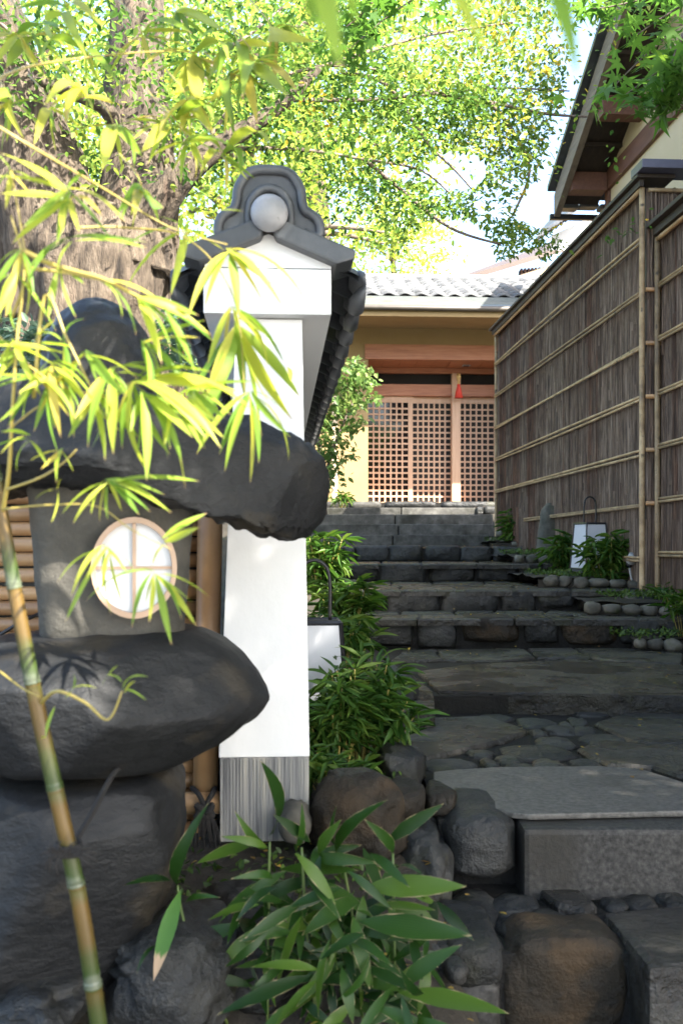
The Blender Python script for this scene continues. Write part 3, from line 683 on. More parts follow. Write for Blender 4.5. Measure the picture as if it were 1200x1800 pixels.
mm = MB(); mm.box(rx0, EY+.03, EZ-.075, rx1, .02, EZ-.0025, Matrix.Shear('XY', 4, (0,0))); mm.build('soffit', M['ochre'], roof)
for k in range(6):                                          # standing seams of the sheet metal skirt
    y = EY+.15+k*.125; hbox('sheet_seam', rx0, y, EZ+.03+SL_*(y-EY)-.01, rx1, y+.02, EZ+.048+SL_*(y-EY), M['metal_roof'], roof)
def pantile(w, l, amp=.022, th=.018, n=9):
    vs = []; fs = []
    for j, y in enumerate((0, l)):
        for lay in (0, 1):
            for i in range(n):
                u = i/(n-1); z = amp*math.sin(u*2*math.pi*.98-.6) + (.045 if j == 0 else .012) - lay*th*(2.0 if j == 0 else 1)
                vs.append(((u-.5)*w*1.06, y, z))
    q = lambda j, lay, i: (j*2+lay)*n+i
    for i in range(n-1):
        fs.append((q(0,0,i), q(0,0,i+1), q(1,0,i+1), q(1,0,i))); fs.append((q(0,1,i), q(0,1,i+1), q(0,0,i+1), q(0,0,i)))
    mmm = MB(); mmm.add(vs, fs); return mmm
tm = pantile(.28, .27).build('roof_tile', M['tile_pale'], roof, True); rows, ncol = 9, 27; first = True
for r in range(rows):
    for c in range(ncol):
        o = tm if first else tm.copy()
        if not first: COL.objects.link(o)
        first = False; y = EY+.86+r*.25; o.location = (-3.0+c*.28, y, EZ+.045+SL_*(y-EY)+rng.uniform(-.004,.004)); o.rotation_euler = (math.atan(SL_), 0, 0)
mm = MB(); yr = EY+.86+rows*.25; mm.box(-5.2, yr-.02, EZ+SL_*(yr-EY)-.02, 5.4, yr+.3, EZ+SL_*(yr-EY)+.12); mm.build('ridge', M['tile_pale'], roof, bevel=.03)
hbox('rear_block', -5, .9, -.6, 5, 4.5, 3.9, M['interior'])
# tassel hanging from the porch
t = thing('tassel', 'red silk tassel on a gold cord hanging on the porch post', 'tassel', P(805.5, 662, 17.9))
kx = 17.9/FPX
mm = MB(); mm.tube([(0,0,.02),(0,-.02,-16*kx)], .022, 8); mm.build('cord', M['gold'], t, True)
mm = MB(); mm.tube([(0,0,.05),(0,-.01,.0),(0,-.015,-.05)], [.03,.042,.03], 10); mm.build('bow', M['gold'], t, True)
mm = MB()
for k in range(26):
    a = 2*math.pi*k/26; mm.tube([(0.01*math.cos(a),-.02+.01*math.sin(a),-15*kx),(.03*math.cos(a),-.02+.03*math.sin(a),-22*kx),(.062*math.cos(a),-.02+.062*math.sin(a),-38*kx)], .013, 5)
mm.build('fringe', M['red'], t, True)
mm = MB(); mm.tube([(0,-.02,-14*kx),(0,-.02,-17*kx)], [.035,.03], 8); mm.build('knot', M['red'], t, True)

# ================================================================== BUILDING BEHIND, UPPER RIGHT
bk = thing('rear_building', 'pale gabled roof and white gable showing behind the tiled entrance roof', 'building', P(900, 480, 23))
def q23(x, y, D): return P(x, y, D) - P(900, 480, 23)
mm = MB(); a,b,c,d = q23(775,498,22.5), q23(1060,412,22.5), q23(1060,392,28), q23(800,490,28)
e = Vector((0,0,.12)); mm.prism([a-e,b-e,c-e,d-e],[a,b,c,d]); mm.build('roof', surf('pinkish_sheet_roof', [(.085,.058,.046),(.11,.077,.062)], 2, rough=.5), bk)
mm = MB(); a,b = q23(850,496,22.7), q23(1060,425,22.7); e = Vector((0,0,.26)); f = Vector((0,.06,0)); mm.prism([a-e,b-e,b-e+f,a-e+f],[a-e*.45,b-e*.45,b-e*.45+f,a-e*.45+f]); mm.build('barge_board', M['cream'], bk)
mm = MB(); mm.prism([q23(870,560,24),q23(1060,560,24),q23(1060,560,27),q23(870,560,27)],[q23(870,494,24),q23(1060,440,24),q23(1060,440,27),q23(870,494,27)]); mm.build('wall', M['cream'], bk)
for k in range(9):
    x = 912+k*6.2; a = q23(x, 481-k*.4, 23.2); mm = MB(); mm.box(a.x-.02,a.y-.3,a.z-.12,a.x+.03,a.y,a.z+.04); mm.build('rafter_end', M['red_wood'], bk)

# ================================================================== GABLED HOUSE AND BARK FENCE (share the lane direction)
FA = Vector((2.106, 13.4, EYE)); FR = math.atan(.0629)
gh = thing('gabled_house', 'cream plaster house with red brown timbers and deep gable eaves behind the bark fence', 'house', FA, FR)
gx = .75; yl, yr_ = -2.23, -8.3; ymid = (yl+yr_)/2; zE, SG = 4.05, .49       # wall plane, eaves, slope
y0e, y1e = -1.90, -8.63
def roofz(y): return zE + SG*(y0e-y if y > ymid else y-y1e)
def gbox(name, x0,y0,z0,x1,y1,z1,mat,bevel=.004,parent=gh):
    mm = MB(); mm.box(x0,y0,z0,x1,y1,z1); return mm.build(name, mat, parent, bevel=bevel)
mm = MB()
zw = lambda y: roofz(y)-.05
pts = [(yl,-1.4),(yl,zw(yl)),(ymid,zw(ymid)),(yr_,zw(yr_)),(yr_,-1.4)]
mm.prism([Vector((gx,y,z)) for y,z in pts],[Vector((gx+5.5,y,z)) for y,z in pts]); mm.build('wall', M['cream'], gh)
bx = .30
for side in (0,1):
    y0, y1 = (y0e, ymid) if side == 0 else (y1e, ymid)
    def slab(name, x0, x1, za, zb, mat, ya=y0, yb=y1):
        q = [(x0,ya),(x1,ya),(x1,yb),(x0,yb)]; mm = MB()
        mm.prism([Vector((x,y,roofz(y)+za)) for x,y in q],[Vector((x,y,roofz(y)+zb)) for x,y in q]); return mm.build(name, mat, gh)
    slab('roof', bx-.04, 7.0, .0, .09, M['tile']); slab('sheathing', bx+.004, gx-.003, -.05, -.004, M['dark_wood'])
    slab('barge_board', bx-.07, bx, -.20, .05, M['grey_wood']); slab('verge_tile', bx-.15, bx+.02, .092, .15, M['tile'])
    if side == 0:
        for k in range(6): y = y0-.3-k*.5; gbox('batten', bx+.006, y-.03, roofz(y)-.10, gx-.004, y+.03, roofz(y)-.058, M['dark_wood'])
gbox('corner_post', gx-.03, yl-.11, -1.2, gx+.05, yl+.012, 4.02, M['red_wood'])
gbox('tie_beam', gx-.045, yr_-.1, 4.022, gx+.05, yl+.02, 4.235, M['red_wood'])
gbox('purlin', bx+.004, yl-.14, 4.00, gx-.05, yl+.06, 4.20, M['red_wood'])
gbox('purlin', bx+.004, -3.42, 4.38, gx-.002, -3.24, 4.57, M['red_wood'])
gbox('purlin', bx+.004, ymid-.1, roofz(ymid)-.40, gx-.002, ymid+.1, roofz(ymid)-.18, M['red_wood'])
gbox('gutter_arm', bx-.1, -1.86, 3.84, gx+.3, -1.80, 3.90, M['black'])
for k in range(5): gbox('eave_tile', bx+k*.24, -1.89, 3.965+.02*(k%2), bx+.23+k*.24, -1.72, 4.02, M['tile'], bevel=.02)
# lower eave of the next roof beyond
lo = thing('lower_roof', 'dark ribbed eave and white panel just beyond the gabled house', 'roof', P(975, 395, 15))
def q15(x, y, D): return P(x, y, D) - P(975, 395, 15)
mm = MB(); a,b,c,d = q15(943,412,15), q15(1060,330,15), q15(1060,318,17), q15(982,366,17.5); e = Vector((0,0,.07))
mm.prism([a-e,b-e,c-e,d-e],[a,b,c,d]); mm.build('roof', M['tile'], lo)
for k in range(7):
    u = k/7; p0 = a.lerp(b,u*.5)-e*1.3; p1 = d.lerp(c,u*.5)-e*1.3; mm = MB(); mm.tube([p0,p1], .035, 4); mm.build('rafter', M['dark_wood'], lo)
mm = MB(); mm.prism([q15(968,440,15.6),q15(1060,440,15.6),q15(1060,440,16.4),q15(968,440,16.4)],[q15(968,414,15.6),q15(1060,372,15.6),q15(1060,372,16.4),q15(968,414,16.4)]); mm.build('white_panel', M['plaster'], lo)

RZ = [2.486-.427*i for i in range(7)]
def bark_panel(par, mk, length, z0, z1, w=.019, name='bark_strips', skip=None):
    """strips of bark side by side; mk(u, off) -> local point; attribute r = strip colour"""
    vs, fs, rv = [], [], []
    u = 0.0; band = 0.5
    while u < length:
        ww = w*rng.uniform(.6,1.5); 
        if rng.random() < .12: band = rng.random()
        z = z0 - rng.uniform(0,.15)
        while z < z1:
            zz = min(z1, z + rng.uniform(.5,1.8)); off = rng.uniform(.0,.036)*rng.random()**.7; c = min(1,max(0,band*.7+rng.random()*.3)); tl = rng.uniform(-.013,.013)
            n = 4; base = len(vs)
            for i in range(n+1):
                t = i/n; zc = z+(zz-z)*t; wob = rng.uniform(-.006,.006)
                for uu, oo in ((u-.004+tl*t+wob, 0),(u+ww*.25+wob, off+.012),(u+ww*.7+wob, off+.014),(u+ww+.004+wob, 0)):
                    p = mk(uu, oo); vs.append((p[0], p[1], zc)); rv.append(c)
            for i in range(n):
                for j in range(3): fs.append((base+i*4+j, base+i*4+j+1, base+(i+1)*4+j+1, base+(i+1)*4+j))
            z = zz
        u += ww
    me = bpy.data.meshes.new(name); me.from_pydata(vs, [], fs)
    at = me.attributes.new('r','FLOAT','POINT'); at.data.foreach_set('value', np.array(rv, np.float32))
    return link(name, me, M['bark'], par, False, 'stuff')

fa = thing('bark_fence', 'tall bark panel fence with bamboo rails running up beside the stone steps', 'fence', FA, FR)
LA = 5.41
gbox('board_core', .022, -LA, -1.0, .075, -.01, 2.90, M['dark_wood'], 0, fa)
bark_panel(fa, lambda u, o: (.02-o, -u), LA, -.7, 2.90)
gbox('cap_board', -.11, -LA-.10, 2.955, .20, .10, 2.985, M['dark_wood'], .006, fa)
gbox('cap_fascia', -.075, -LA-.06, 2.90, -.04, .06, 2.953, M['dark_wood'], .004, fa)
for i, z in enumerate(RZ):
    y0 = -.0 if i < 5 else -1.6 if i == 5 else -4.75
    for k in (-1, 1):
        bamboo_pole((-.045, y0, z+k*.013), (-.045, -LA+.02, z+k*.013+rng.uniform(-.012,.012)), .0120, 'rail', M['bamboo_pale'], fa, .32, 7, rng.random(), .012)
bamboo_pole((-.048, .0, 2.885), (-.048, -LA, 2.885), .020, 'rail', M['bamboo_tan'], fa, .35, 8, 0, .006)
bamboo_pole((-.03, -.0, -.3), (-.03, -.0, 2.9), .020, 'post', M['bamboo_pale'], fa, .3, 8)
bamboo_pole((-.040, -LA-.012, -.38), (-.040, -LA-.012, 2.90), .023, 'post', M['bamboo_pale'], fa, .36, 8)
gbox('board_core', .0, -LA-.0, -1.0, 1.6, -LA+.03, 2.90, M['dark_wood'], 0, fa)
bark_panel(fa, lambda u, o: (u, -LA-.002-o), 1.5, -.5, 2.90)
gbox('cap_board', -.11, -LA-.21, 2.99, 1.6, -LA+.05, 3.06, M['metal_navy'], .006, fa)
bamboo_pole((0,-LA-.045,2.875),(1.5,-LA-.045,2.875), .016, 'rail', M['bamboo_pale'], fa, .3, 7)
for z in RZ[1:6]:
    bamboo_pole((-.02,-LA-.045,z+.02),(.13,-LA-.045,z+.02), .018, 'rail', M['bamboo_tan'], fa, .3, 7)

fbn = thing('bark_fence', 'lower bark panel fence nearer the street, at the frame edge beside the tall fence', 'fence', FA, FR)
y0, y1 = -LA-.06, -LA-6.2
gbox('board_core', .125, y1, -1.1, .18, y0, 2.50, M['dark_wood'], 0, fbn)
bark_panel(fbn, lambda u, o: (.12-o, y0-u), 6.1, -.95, 2.50, .019)
gbox('cap_board', -.02, y1, 2.565, .30, y0+.02, 2.60, M['dark_wood'], .006, fbn)
gbox('cap_fascia', .03, y1, 2.50, .065, y0, 2.563, M['dark_wood'], .004, fbn)
bamboo_pole((.06,y0-.01,2.47),(.06,y1,2.47), .020, 'rail', M['bamboo_tan'], fbn, .35, 8)
for z in [2.10-.427*i for i in range(7)]:
    for k in (-1,1): bamboo_pole((.065,y0-.02,z+k*.013),(.065,y1,z+k*.013+rng.uniform(-.01,.01)), .0120, 'rail', M['bamboo_pale'], fbn, .32, 7, rng.random(), .01)
bamboo_pole((.06,y0-.02,-.36),(.06,y0-.02,2.48), .023, 'post', M['bamboo_pale'], fbn, .36, 8)

# ================================================================== WHITE PLASTER WALL WITH TILED COPING
WD = 2.75; WO = Vector(((468-600)*WD/FPX, WD, EYE)); WR = math.atan(.0629); ppm = FPX/WD
pw = thing('plaster_wall', 'white plaster garden wall end with grey tiled coping and round ridge ornament', 'wall', WO, WR)
U = lambda px: (px-468)/ppm
W_ = lambda py: (HOR-py)/ppm
LW = 7.5
mm = MB(); mm.prism([Vector((U(385),0,W_(1331))),Vector((U(544),0,W_(1331))),Vector((U(544),LW,W_(1331))),Vector((U(385),LW,W_(1331)))],
                    [Vector((U(415),.012,W_(559))),Vector((U(531),.012,W_(559))),Vector((U(531),LW,W_(559))),Vector((U(415),LW,W_(559)))]); mm.build('wall_body', M['plaster'], pw, bevel=.003)
mm = MB(); mm.box(U(387),.006,W_(1480),U(543),LW,W_(1331)-.0015)
pl = mm.build('plinth', M['concrete'], pw, bevel=.002)
mm = MB(); xx = U(388)
while xx < U(541):
    wv = rng.uniform(.0035,.0075); mm.box(xx, .006-rng.uniform(.0015,.004), W_(1478), min(xx+wv,U(542)), .0055, W_(1334)-rng.uniform(0,.004)); xx += wv+rng.uniform(.0015,.004)
mm.build('board_marks', M['concrete'], pl)
mm = MB(); mm.box(U(360),-.035,W_(557),U(581),LW,W_(478)); mm.build('cornice', M['plaster'], pw, bevel=.003)
gpts = [(362,475.5),(581,475.5),(581,459),(472,417),(362,459)]
mm = MB(); mm.prism([Vector((U(x),-.028,W_(y))) for x,y in gpts],[Vector((U(x),LW,W_(y))) for x,y in gpts]); mm.build('gable_panel', M['plaster'], pw)
U2 = lambda px: (px-468)/ppm*.972 + .132*.0
W2 = lambda py: (HOR-py)/ppm*.972
# verge slabs at the end
for s in (-1,1):
    X = lambda px: U2(472+s*(px-472)+(0 if s > 0 else 0))
    f = [(486,416),(593,461),(623,452),(627,436),(497,384),(480,404)]
    mm = MB(); a = [Vector((X(x),-.075,W2(y))) for x,y in f]; b = [Vector((X(x),.10,W2(y))) for x,y in f]; mm.prism(a,b); mm.build('verge_tile', M['tile'], pw, bevel=.006)
# coping tiles, one column per pitch, both slopes
def coping(s):
    n = 10; vs = []; fs = []
    for j, (d, z) in enumerate(((.0,.0),(.25,-.118))):
        for lay in (0,1):
            for i in range(n):
                u = i/(n-1); zz = z + .022*math.sin(u*2*math.pi-.5) - lay*.016
                vs.append((s*d, u*.215, zz))
    qq = lambda j,l,i: (j*2+l)*n+i
    for i in range(n-1):
        fs += [(qq(0,0,i),qq(0,0,i+1),qq(1,0,i+1),qq(1,0,i)),(qq(0,1,i),qq(0,1,i+1),qq(1,1,i+1),qq(1,1,i)),(qq(1,0,i),qq(1,0,i+1),qq(1,1,i+1),qq(1,1,i))]
    m_ = MB(); m_.add(vs, fs)
    # rounded lip hanging at the eave
    vs = []; cy = .10; k = 12; pr = [(-s*.02,.01,.030),(s*.008,.0,.060),(s*.022,-.014,.072),(s*.022,-.034,.072),(s*.004,-.052,.060),(-s*.02,-.060,.03)]
    for i, (dx, dz, r) in enumerate(pr):
        for a in range(k):
            th = 2*math.pi*a/k; vs.append((s*.25+dx*1.0+ (0), cy+r*math.cos(th)*1.35, -.128+dz+r*.62*math.sin(th)))
    m_.add(vs, [(i*k+a, i*k+(a+1)%k, (i+1)*k+(a+1)%k, (i+1)*k+a) for i in range(len(pr)-1) for a in range(k)]+[tuple(range(k)), tuple(range((len(pr)-1)*k,len(pr)*k))])
    return m_
for s in (-1,1):
    tmpl = None
    for k in range(34):
        if tmpl is None: tmpl = coping(s).build('coping_tile', M['tile'], pw, True); o = tmpl
        else: o = tmpl.copy(); COL.objects.link(o)
        o.location = (U(472)+0, .02+k*.215, W_(396)+rng.uniform(-.003,.003)-.002)
mm = MB(); mm.tube([(U(472),.02,W_(388)),(U(472),LW,W_(388))], .06, 10); mm.build('ridge_tile', M['tile'], pw, True)
# ridge-end ornament
def sym(pts): return pts + [(948-x, y) for x, y in pts[::-1]]
R_ = [(474,287),(500,289),(516,297),(526,311),(533,326),(535,346),(540,362),(553,370),(564,380),(569,394),(568,408),(556,412),(538,404),(520,396)]
outl = [Vector((U2(x),0,W2(y))) for x,y in R_] + [Vector((U2(948-x),0,W2(y))) for x,y in R_[::-1][:-1]]
mm = MB(); mm.prism([p+Vector((0,-.045,0)) for p in outl],[p+Vector((0,.06,0)) for p in outl]); orn = mm.build('ridge_ornament', M['tile'], pw, bevel=.006)
rim = [Vector((U2(x),-.052,W2(y))) for x,y in [(948-a,b) for a,b in R_[::-1]] + R_[1:]]
cen = Vector((U2(474),-.052,W2(370)))
rim = [p.lerp(cen,.055) for p in rim[1:-1]]
mm = MB(); mm.tube(curve_pts(rim,4), .0135, 8); mm.build('rim', M['tile'], orn, True)
inn = [(440,404),(437,380),(440,352),(450,336),(460,328),(474,325),(488,328),(498,336),(508,352),(511,380),(508,404)]
mm = MB(); mm.tube(curve_pts([Vector((U2(x),-.052,W2(y))) for x,y in inn],4), .0125, 8); mm.build('inner_arch', M['tile'], orn, True)
mm = MB(); mm.prism([Vector((U2(x),-.0465,W2(y))) for x,y in inn],[Vector((U2(x),-.044,W2(y))) for x,y in inn]); mm.build('arch_dark_sheet', M['dark_wood'], orn)  # thin dark sheet laid inside the arch; no recess is cut
bm = bmesh.new(); bmesh.ops.create_uvsphere(bm, u_segments=32, v_segments=20, radius=32/ppm)
for v in bm.verts: v.co.y *= .75
me = bpy.data.meshes.new('roundel'); bm.to_mesh(me); bm.free(); o = link('roundel', me, M['tile_ball'], orn, True); o.location = (U2(474),-.085,W2(376))

# ================================================================== LEFT BAMBOO FENCE
bfD = 2.90; kb = bfD/FPX
bf = thing('bamboo_fence', 'tan bamboo pole fence stacked horizontally behind the stone lantern', 'fence', P(345, 1460, bfD))
o0 = P(345, 1460, bfD)
y = 1455; i = 0
while y > 780:
    r = rng.uniform(12.6,13.8)*kb
    a = P(-220, y+rng.uniform(-1,1), bfD)-o0; b = P(352, y+rng.uniform(-1,1), bfD)-o0
    bamboo_pole(a, b, r, 'pole', M['bamboo_tan'], bf, .34, 10, rng.random(), .004); y -= 27.6
mm = MB(); a = P(-220,1480,bfD)-o0; b = P(384,770,bfD)-o0; mm.box(a.x,.045,a.z,b.x,.07,b.z); mm.build('backing', M['black'], bf)
bamboo_pole(P(361,1396,2.84)-o0, P(372,770,2.84)-o0, 22*2.84/FPX, 'post', M['bamboo_tan'], bf, .62, 16, .2)
bamboo_pole(P(300,1412,2.80)-o0, P(388,1411,2.80)-o0, 19*2.80/FPX, 'bottom_rail', M['bamboo_tan'], bf, .5, 14, .5)
rp = thing('rope_binding', 'black palm rope knot tying the bamboo post to its bottom rail', 'rope', P(360, 1432, 2.74))
r0 = P(360,1432,2.74)
mm = MB()
for x in (346, 372):
    mm.tube(curve_pts([P(x-8 if x<360 else x+6,1385,2.83)-r0, P(x+2,1394,2.76)-r0, P(357 if x<360 else 364,1412,2.745)-r0, P(360,1426,2.735)-r0],5), .0075, 7)
mm.build('loop', M['rope'], rp, True)
mm = MB()
for k in range(7):
    a0 = rng.uniform(0,6); mm.tube(curve_pts([Vector((.022*math.cos(a0+j*1.2),-.004+.012*math.sin(a0+j*2.1),.010+.016*math.sin(a0*2+j*1.2))) for j in range(6)],3), .008, 6)
mm.build('knot', M['rope'], rp, True)
mm = MB()
for k in range(34):
    a0 = rng.uniform(-1,1); mm.tube(curve_pts([Vector((a0*.01,0,0)),Vector((a0*.035,-.02,-.015)),Vector((a0*.05+rng.uniform(-.01,.01),-.015,-.05-rng.uniform(0,.04)))],3), .0022, 4)
mm.build('frayed_end', M['rope'], rp, True)
cb = thing('cable', 'black cable rising along the bamboo fence left of the stone lantern', 'cable', P(0,1115,2.7)); c0 = P(0,1115,2.7)
mm = MB(); mm.tube(curve_pts([P(-60,1150,2.75)-c0,P(5,1113,2.75)-c0,P(40,1092,2.75)-c0,P(75,1076,2.8)-c0,P(110,1050,2.8)-c0],5), .0055, 8); mm.build('sheath', M['black'], cb, True)
# ================================================================== STONE LANTERN
LD = 2.25; kl = LD/FPX; L0 = P(180, 1765, LD)
sl = thing('stone_lantern', 'large dark garden lantern of stacked natural boulders with round paper window', 'lantern', L0)
def lx(px): return (px-600)*kl - L0.x
def lz(py): return EYE + (HOR-py)*kl - L0.z
def stx(rows): return [(lx(a), lz(zb), lz(zt), md, hd) for a, zt, zb, md, hd in rows]
def stz(rows): return [(lz(y), lx(a), lx(b), md, hd) for y, a, b, md, hd in rows]
# base boulder (by height), middle slab and cap (by station along x)
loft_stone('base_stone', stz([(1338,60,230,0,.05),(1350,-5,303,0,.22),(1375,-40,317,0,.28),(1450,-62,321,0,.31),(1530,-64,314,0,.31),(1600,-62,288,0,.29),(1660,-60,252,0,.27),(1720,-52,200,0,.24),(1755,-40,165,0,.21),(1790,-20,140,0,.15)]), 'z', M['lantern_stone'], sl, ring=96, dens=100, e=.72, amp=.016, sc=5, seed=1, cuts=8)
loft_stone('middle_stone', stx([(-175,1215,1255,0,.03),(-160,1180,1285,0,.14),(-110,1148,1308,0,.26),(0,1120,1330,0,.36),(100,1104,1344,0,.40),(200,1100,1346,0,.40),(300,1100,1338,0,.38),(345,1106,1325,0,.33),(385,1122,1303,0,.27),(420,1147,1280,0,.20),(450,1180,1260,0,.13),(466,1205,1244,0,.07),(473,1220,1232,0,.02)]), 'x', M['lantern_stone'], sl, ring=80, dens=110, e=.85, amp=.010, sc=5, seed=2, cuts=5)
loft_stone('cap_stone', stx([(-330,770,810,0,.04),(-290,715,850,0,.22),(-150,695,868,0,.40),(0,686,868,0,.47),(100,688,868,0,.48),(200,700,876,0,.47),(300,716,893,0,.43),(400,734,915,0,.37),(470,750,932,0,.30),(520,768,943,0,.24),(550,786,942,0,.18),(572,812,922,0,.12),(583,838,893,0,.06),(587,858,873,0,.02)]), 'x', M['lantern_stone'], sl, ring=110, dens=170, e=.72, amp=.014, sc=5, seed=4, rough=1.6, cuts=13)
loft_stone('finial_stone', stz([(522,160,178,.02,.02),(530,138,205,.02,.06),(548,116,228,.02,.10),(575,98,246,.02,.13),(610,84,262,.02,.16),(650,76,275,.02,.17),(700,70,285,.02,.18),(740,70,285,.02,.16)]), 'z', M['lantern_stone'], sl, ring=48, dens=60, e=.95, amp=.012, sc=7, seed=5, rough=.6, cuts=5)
# fire box: tapered rounded block turned a little towards the path
fbx = bpy.data.objects.new('fire_box', None)
def firebox():
    ring, dens = 56, 26; vs = []; ang = math.radians(14)
    for i in range(dens):
        t = i/(dens-1); y = 1134-(1134-858)*t; a = ((73+(46-73)*t), (327+(346-327)*t)); cx = (lx(a[0])+lx(a[1]))/2; hw = (lx(a[1])-lx(a[0]))/2*.93; hd = .150+.03*t
        sh = 1 - (.10 if i == 0 else .03 if i == 1 else 0)
        for k in range(ring):
            th = 2*math.pi*k/ring; u = math.copysign(abs(math.cos(th))**.36, math.cos(th))*hw*sh; d = math.copysign(abs(math.sin(th))**.36, math.sin(th))*hd*sh
            x = u*math.cos(ang)-d*math.sin(ang); yy = u*math.sin(ang)+d*math.cos(ang); p = Vector((cx+x, yy, lz(y)))
            f = .006*fb(p, 9, 3); vs.append(p + Vector((x,yy,0)).normalized()*f)
    m_ = MB(); m_.add(vs, [(i*ring+k, i*ring+(k+1)%ring, (i+1)*ring+(k+1)%ring, (i+1)*ring+k) for i in range(dens-1) for k in range(ring)]+[tuple(range(ring)), tuple(range((dens-1)*ring, dens*ring))])
    return m_.build('fire_box', M['lantern_box'], sl, True)
fx = firebox()
WM = Matrix.Translation((P(236,998,LD-.172)-L0)) @ Matrix.Rotation(math.radians(14), 4, 'Z')
RX, RZ_ = 74*(LD-.172)/FPX, 89*(LD-.172)/FPX
def ell(r, y, n=40): return [WM @ Vector((RX*r*math.cos(2*math.pi*k/n), y, RZ_*r*math.sin(2*math.pi*k/n))) for k in range(n)]
m_ = MB(); n = 40; A, B, C, D_ = ell(1,.03), ell(1,-.012), ell(.885,-.012), ell(.885,.03); m_.add(A+B+C+D_, [(r*n+k, r*n+(k+1)%n, (r+1)*n+(k+1)%n, (r+1)*n+k) for r in range(3) for k in range(n)])
m_.build('window_ring', M['ring_wood'], fx, bevel=0)
m_ = MB(); E_ = ell(.895,.006); F_ = ell(.895,.012); m_.prism(F_, E_); m_.build('paper_pane', M['paper'], fx)
m_ = MB(); b = Vector((RX,0,RZ_))
m_.box(-.0036,-.006,-RZ_*.9,.0036,.004,RZ_*.88, WM); m_.build('window_bar', M['ring_wood'], fx)
m_ = MB(); m_.box(-RX*.9,-.004,-.0030,RX*.9,.005,.0030, WM); m_.build('window_bar', M['ring_wood'], fx)

# ================================================================== PAPER LANTERNS ALONG THE STEPS
def andon(label, px, ybase, D, rz):
    b = P(px, ybase, D); t = thing('paper_lantern', label, 'lantern', b, rz, 'paper floor lanterns beside the steps')
    wb, wt, h = .125, .098, .41; off = .035
    m_ = MB(); m_.box(-.135,-.135,0,.135,.135,.035); m_.build('base', M['black'], t, bevel=.004)
    for sx, sy in ((-1,-1),(1,-1),(1,1),(-1,1)):
        m_ = MB(); m_.tube([(sx*wb,sy*wb,off),(sx*wt,sy*wt,off+h)], .0085, 4); m_.build('corner_post', M['black'], t)
    for z, w_ in ((off+.008,wb),(off+h,wt)):
        for a in ((-w_,-w_,w_,-w_),(w_,-w_,w_,w_),(w_,w_,-w_,w_),(-w_,w_,-w_,-w_)):
            m_ = MB(); m_.tube([(a[0],a[1],z),(a[2],a[3],z)], .009, 4); m_.build('frame_bar', M['black'], t)
    for sx, sy in ((0,-1),(1,0),(0,1),(-1,0)):
        q = lambda w_, z, s: Vector((sx*w_*.985 + (s*w_ if sy else 0), sy*w_*.985 + (s*w_ if sx else 0), z))
        f = [q(wb,off,-1),q(wb,off,1),q(wt,off+h,1),q(wt,off+h,-1)]; n_ = Vector((sx,sy,0))*-.003
        m_ = MB(); m_.prism([p+n_ for p in f], f); m_.build('paper_panel', M['paper_blue'], t)
    m_ = MB(); hw = .062; m_.tube(curve_pts([(-hw,0,off+h),(-hw,0,off+h+.15),(-hw*.75,0,off+h+.215),(0,0,off+h+.24),(hw*.75,0,off+h+.215),(hw,0,off+h+.15),(hw,0,off+h)],5), .0075, 7); m_.build('handle', M['black'], t, True)
    m_ = MB(); m_.box(-wt,-.008,off+h-.006,wt,.008,off+h+.006); m_.build('top_bar', M['black'], t)
    return t
andon('white paper lantern half hidden by dwarf bamboo beside the white wall', 552, 1292, 3.9, math.radians(4))
andon('white paper lantern with black frame standing by the bark fence', 1036, 1008, 8.9, math.radians(20))
# little garden spotlight
sp = thing('spotlight', 'small metal garden spotlight on a bent stem by the fence post', 'spotlight', P(1110, 1018, 8.3)); s0 = P(1110,1018,8.3)
m_ = MB(); m_.tube(curve_pts([P(1110,1022,8.3)-s0,P(1106,1002,8.3)-s0,P(1107,992,8.3)-s0],5), .009, 7); m_.build('stem', M['metal'], sp, True)
m_ = MB(); a, b = P(1105,991,8.3)-s0, P(1114,978,8.25)-s0; m_.tube([a, a.lerp(b,.3), b], [.026,.042,.05], 12, caps=True); m_.build('shade', M['metal'], sp, True)
m_ = MB(); m_.tube([P(1104,994,8.3)-s0,P(1107,990,8.28)-s0], .028, 8); m_.build('collar', M['black'], sp, True)

# ================================================================== BOULDERS
def boulder(label, x0, y0, x1, y1, D, dp, mat='stone', e=.7, amp=.10, name='boulder', cat='boulder', sub=4):
    a = P(x0,y1,D); b = P(x1,y0,D); seed[0] += 1; c = Vector(((a.x+b.x)/2, D+dp*.6, a.z))
    me = super_stone((0,0,(b.z-a.z)/2), ((b.x-a.x)/2, dp, (b.z-a.z)/2), e, sub, amp, 3.5, seed=seed[0])
    o = link(name, me, M[mat], None, True); o.location = c
    return tag(o, label, cat)
boulder('brown grey boulder at the foot of the white wall beside the steps', 545, 1362, 716, 1540, 2.72, .14, 'stone_brown')
boulder('small low rock between the plinth and the brown boulder', 486, 1412, 548, 1490, 2.68, .06, 'round_stone', sub=3)
boulder('dark rock beside the granite slab under the dwarf bamboo', 676, 1378, 752, 1460, 2.90, .10, 'stone_brown', sub=3)
boulder('small lumpy rock at the left corner of the granite slab', 744, 1384, 806, 1445, 2.95, .10, 'stone_brown', sub=3)
boulder('black wet rock at the foot of the stone lantern', 180, 1640, 420, 1830, 2.10, .20, 'stone', amp=.16)
boulder('flat dark rock at the bottom left corner by the bamboo culm', -40, 1745, 130, 1840, 1.95, .15, 'stone', amp=.16)
boulder('dark rock half buried under the broad bamboo leaves', 330, 1600, 560, 1800, 2.25, .2, 'stone', amp=.16)
boulder('dark rock at the left edge of the lower steps', 690, 1470, 800, 1640, 2.75, .2, 'stone', amp=.12)
boulder('mossy rock below the right end of the broad leaves', 660, 1640, 800, 1830, 2.40, .2, 'stone', amp=.14)
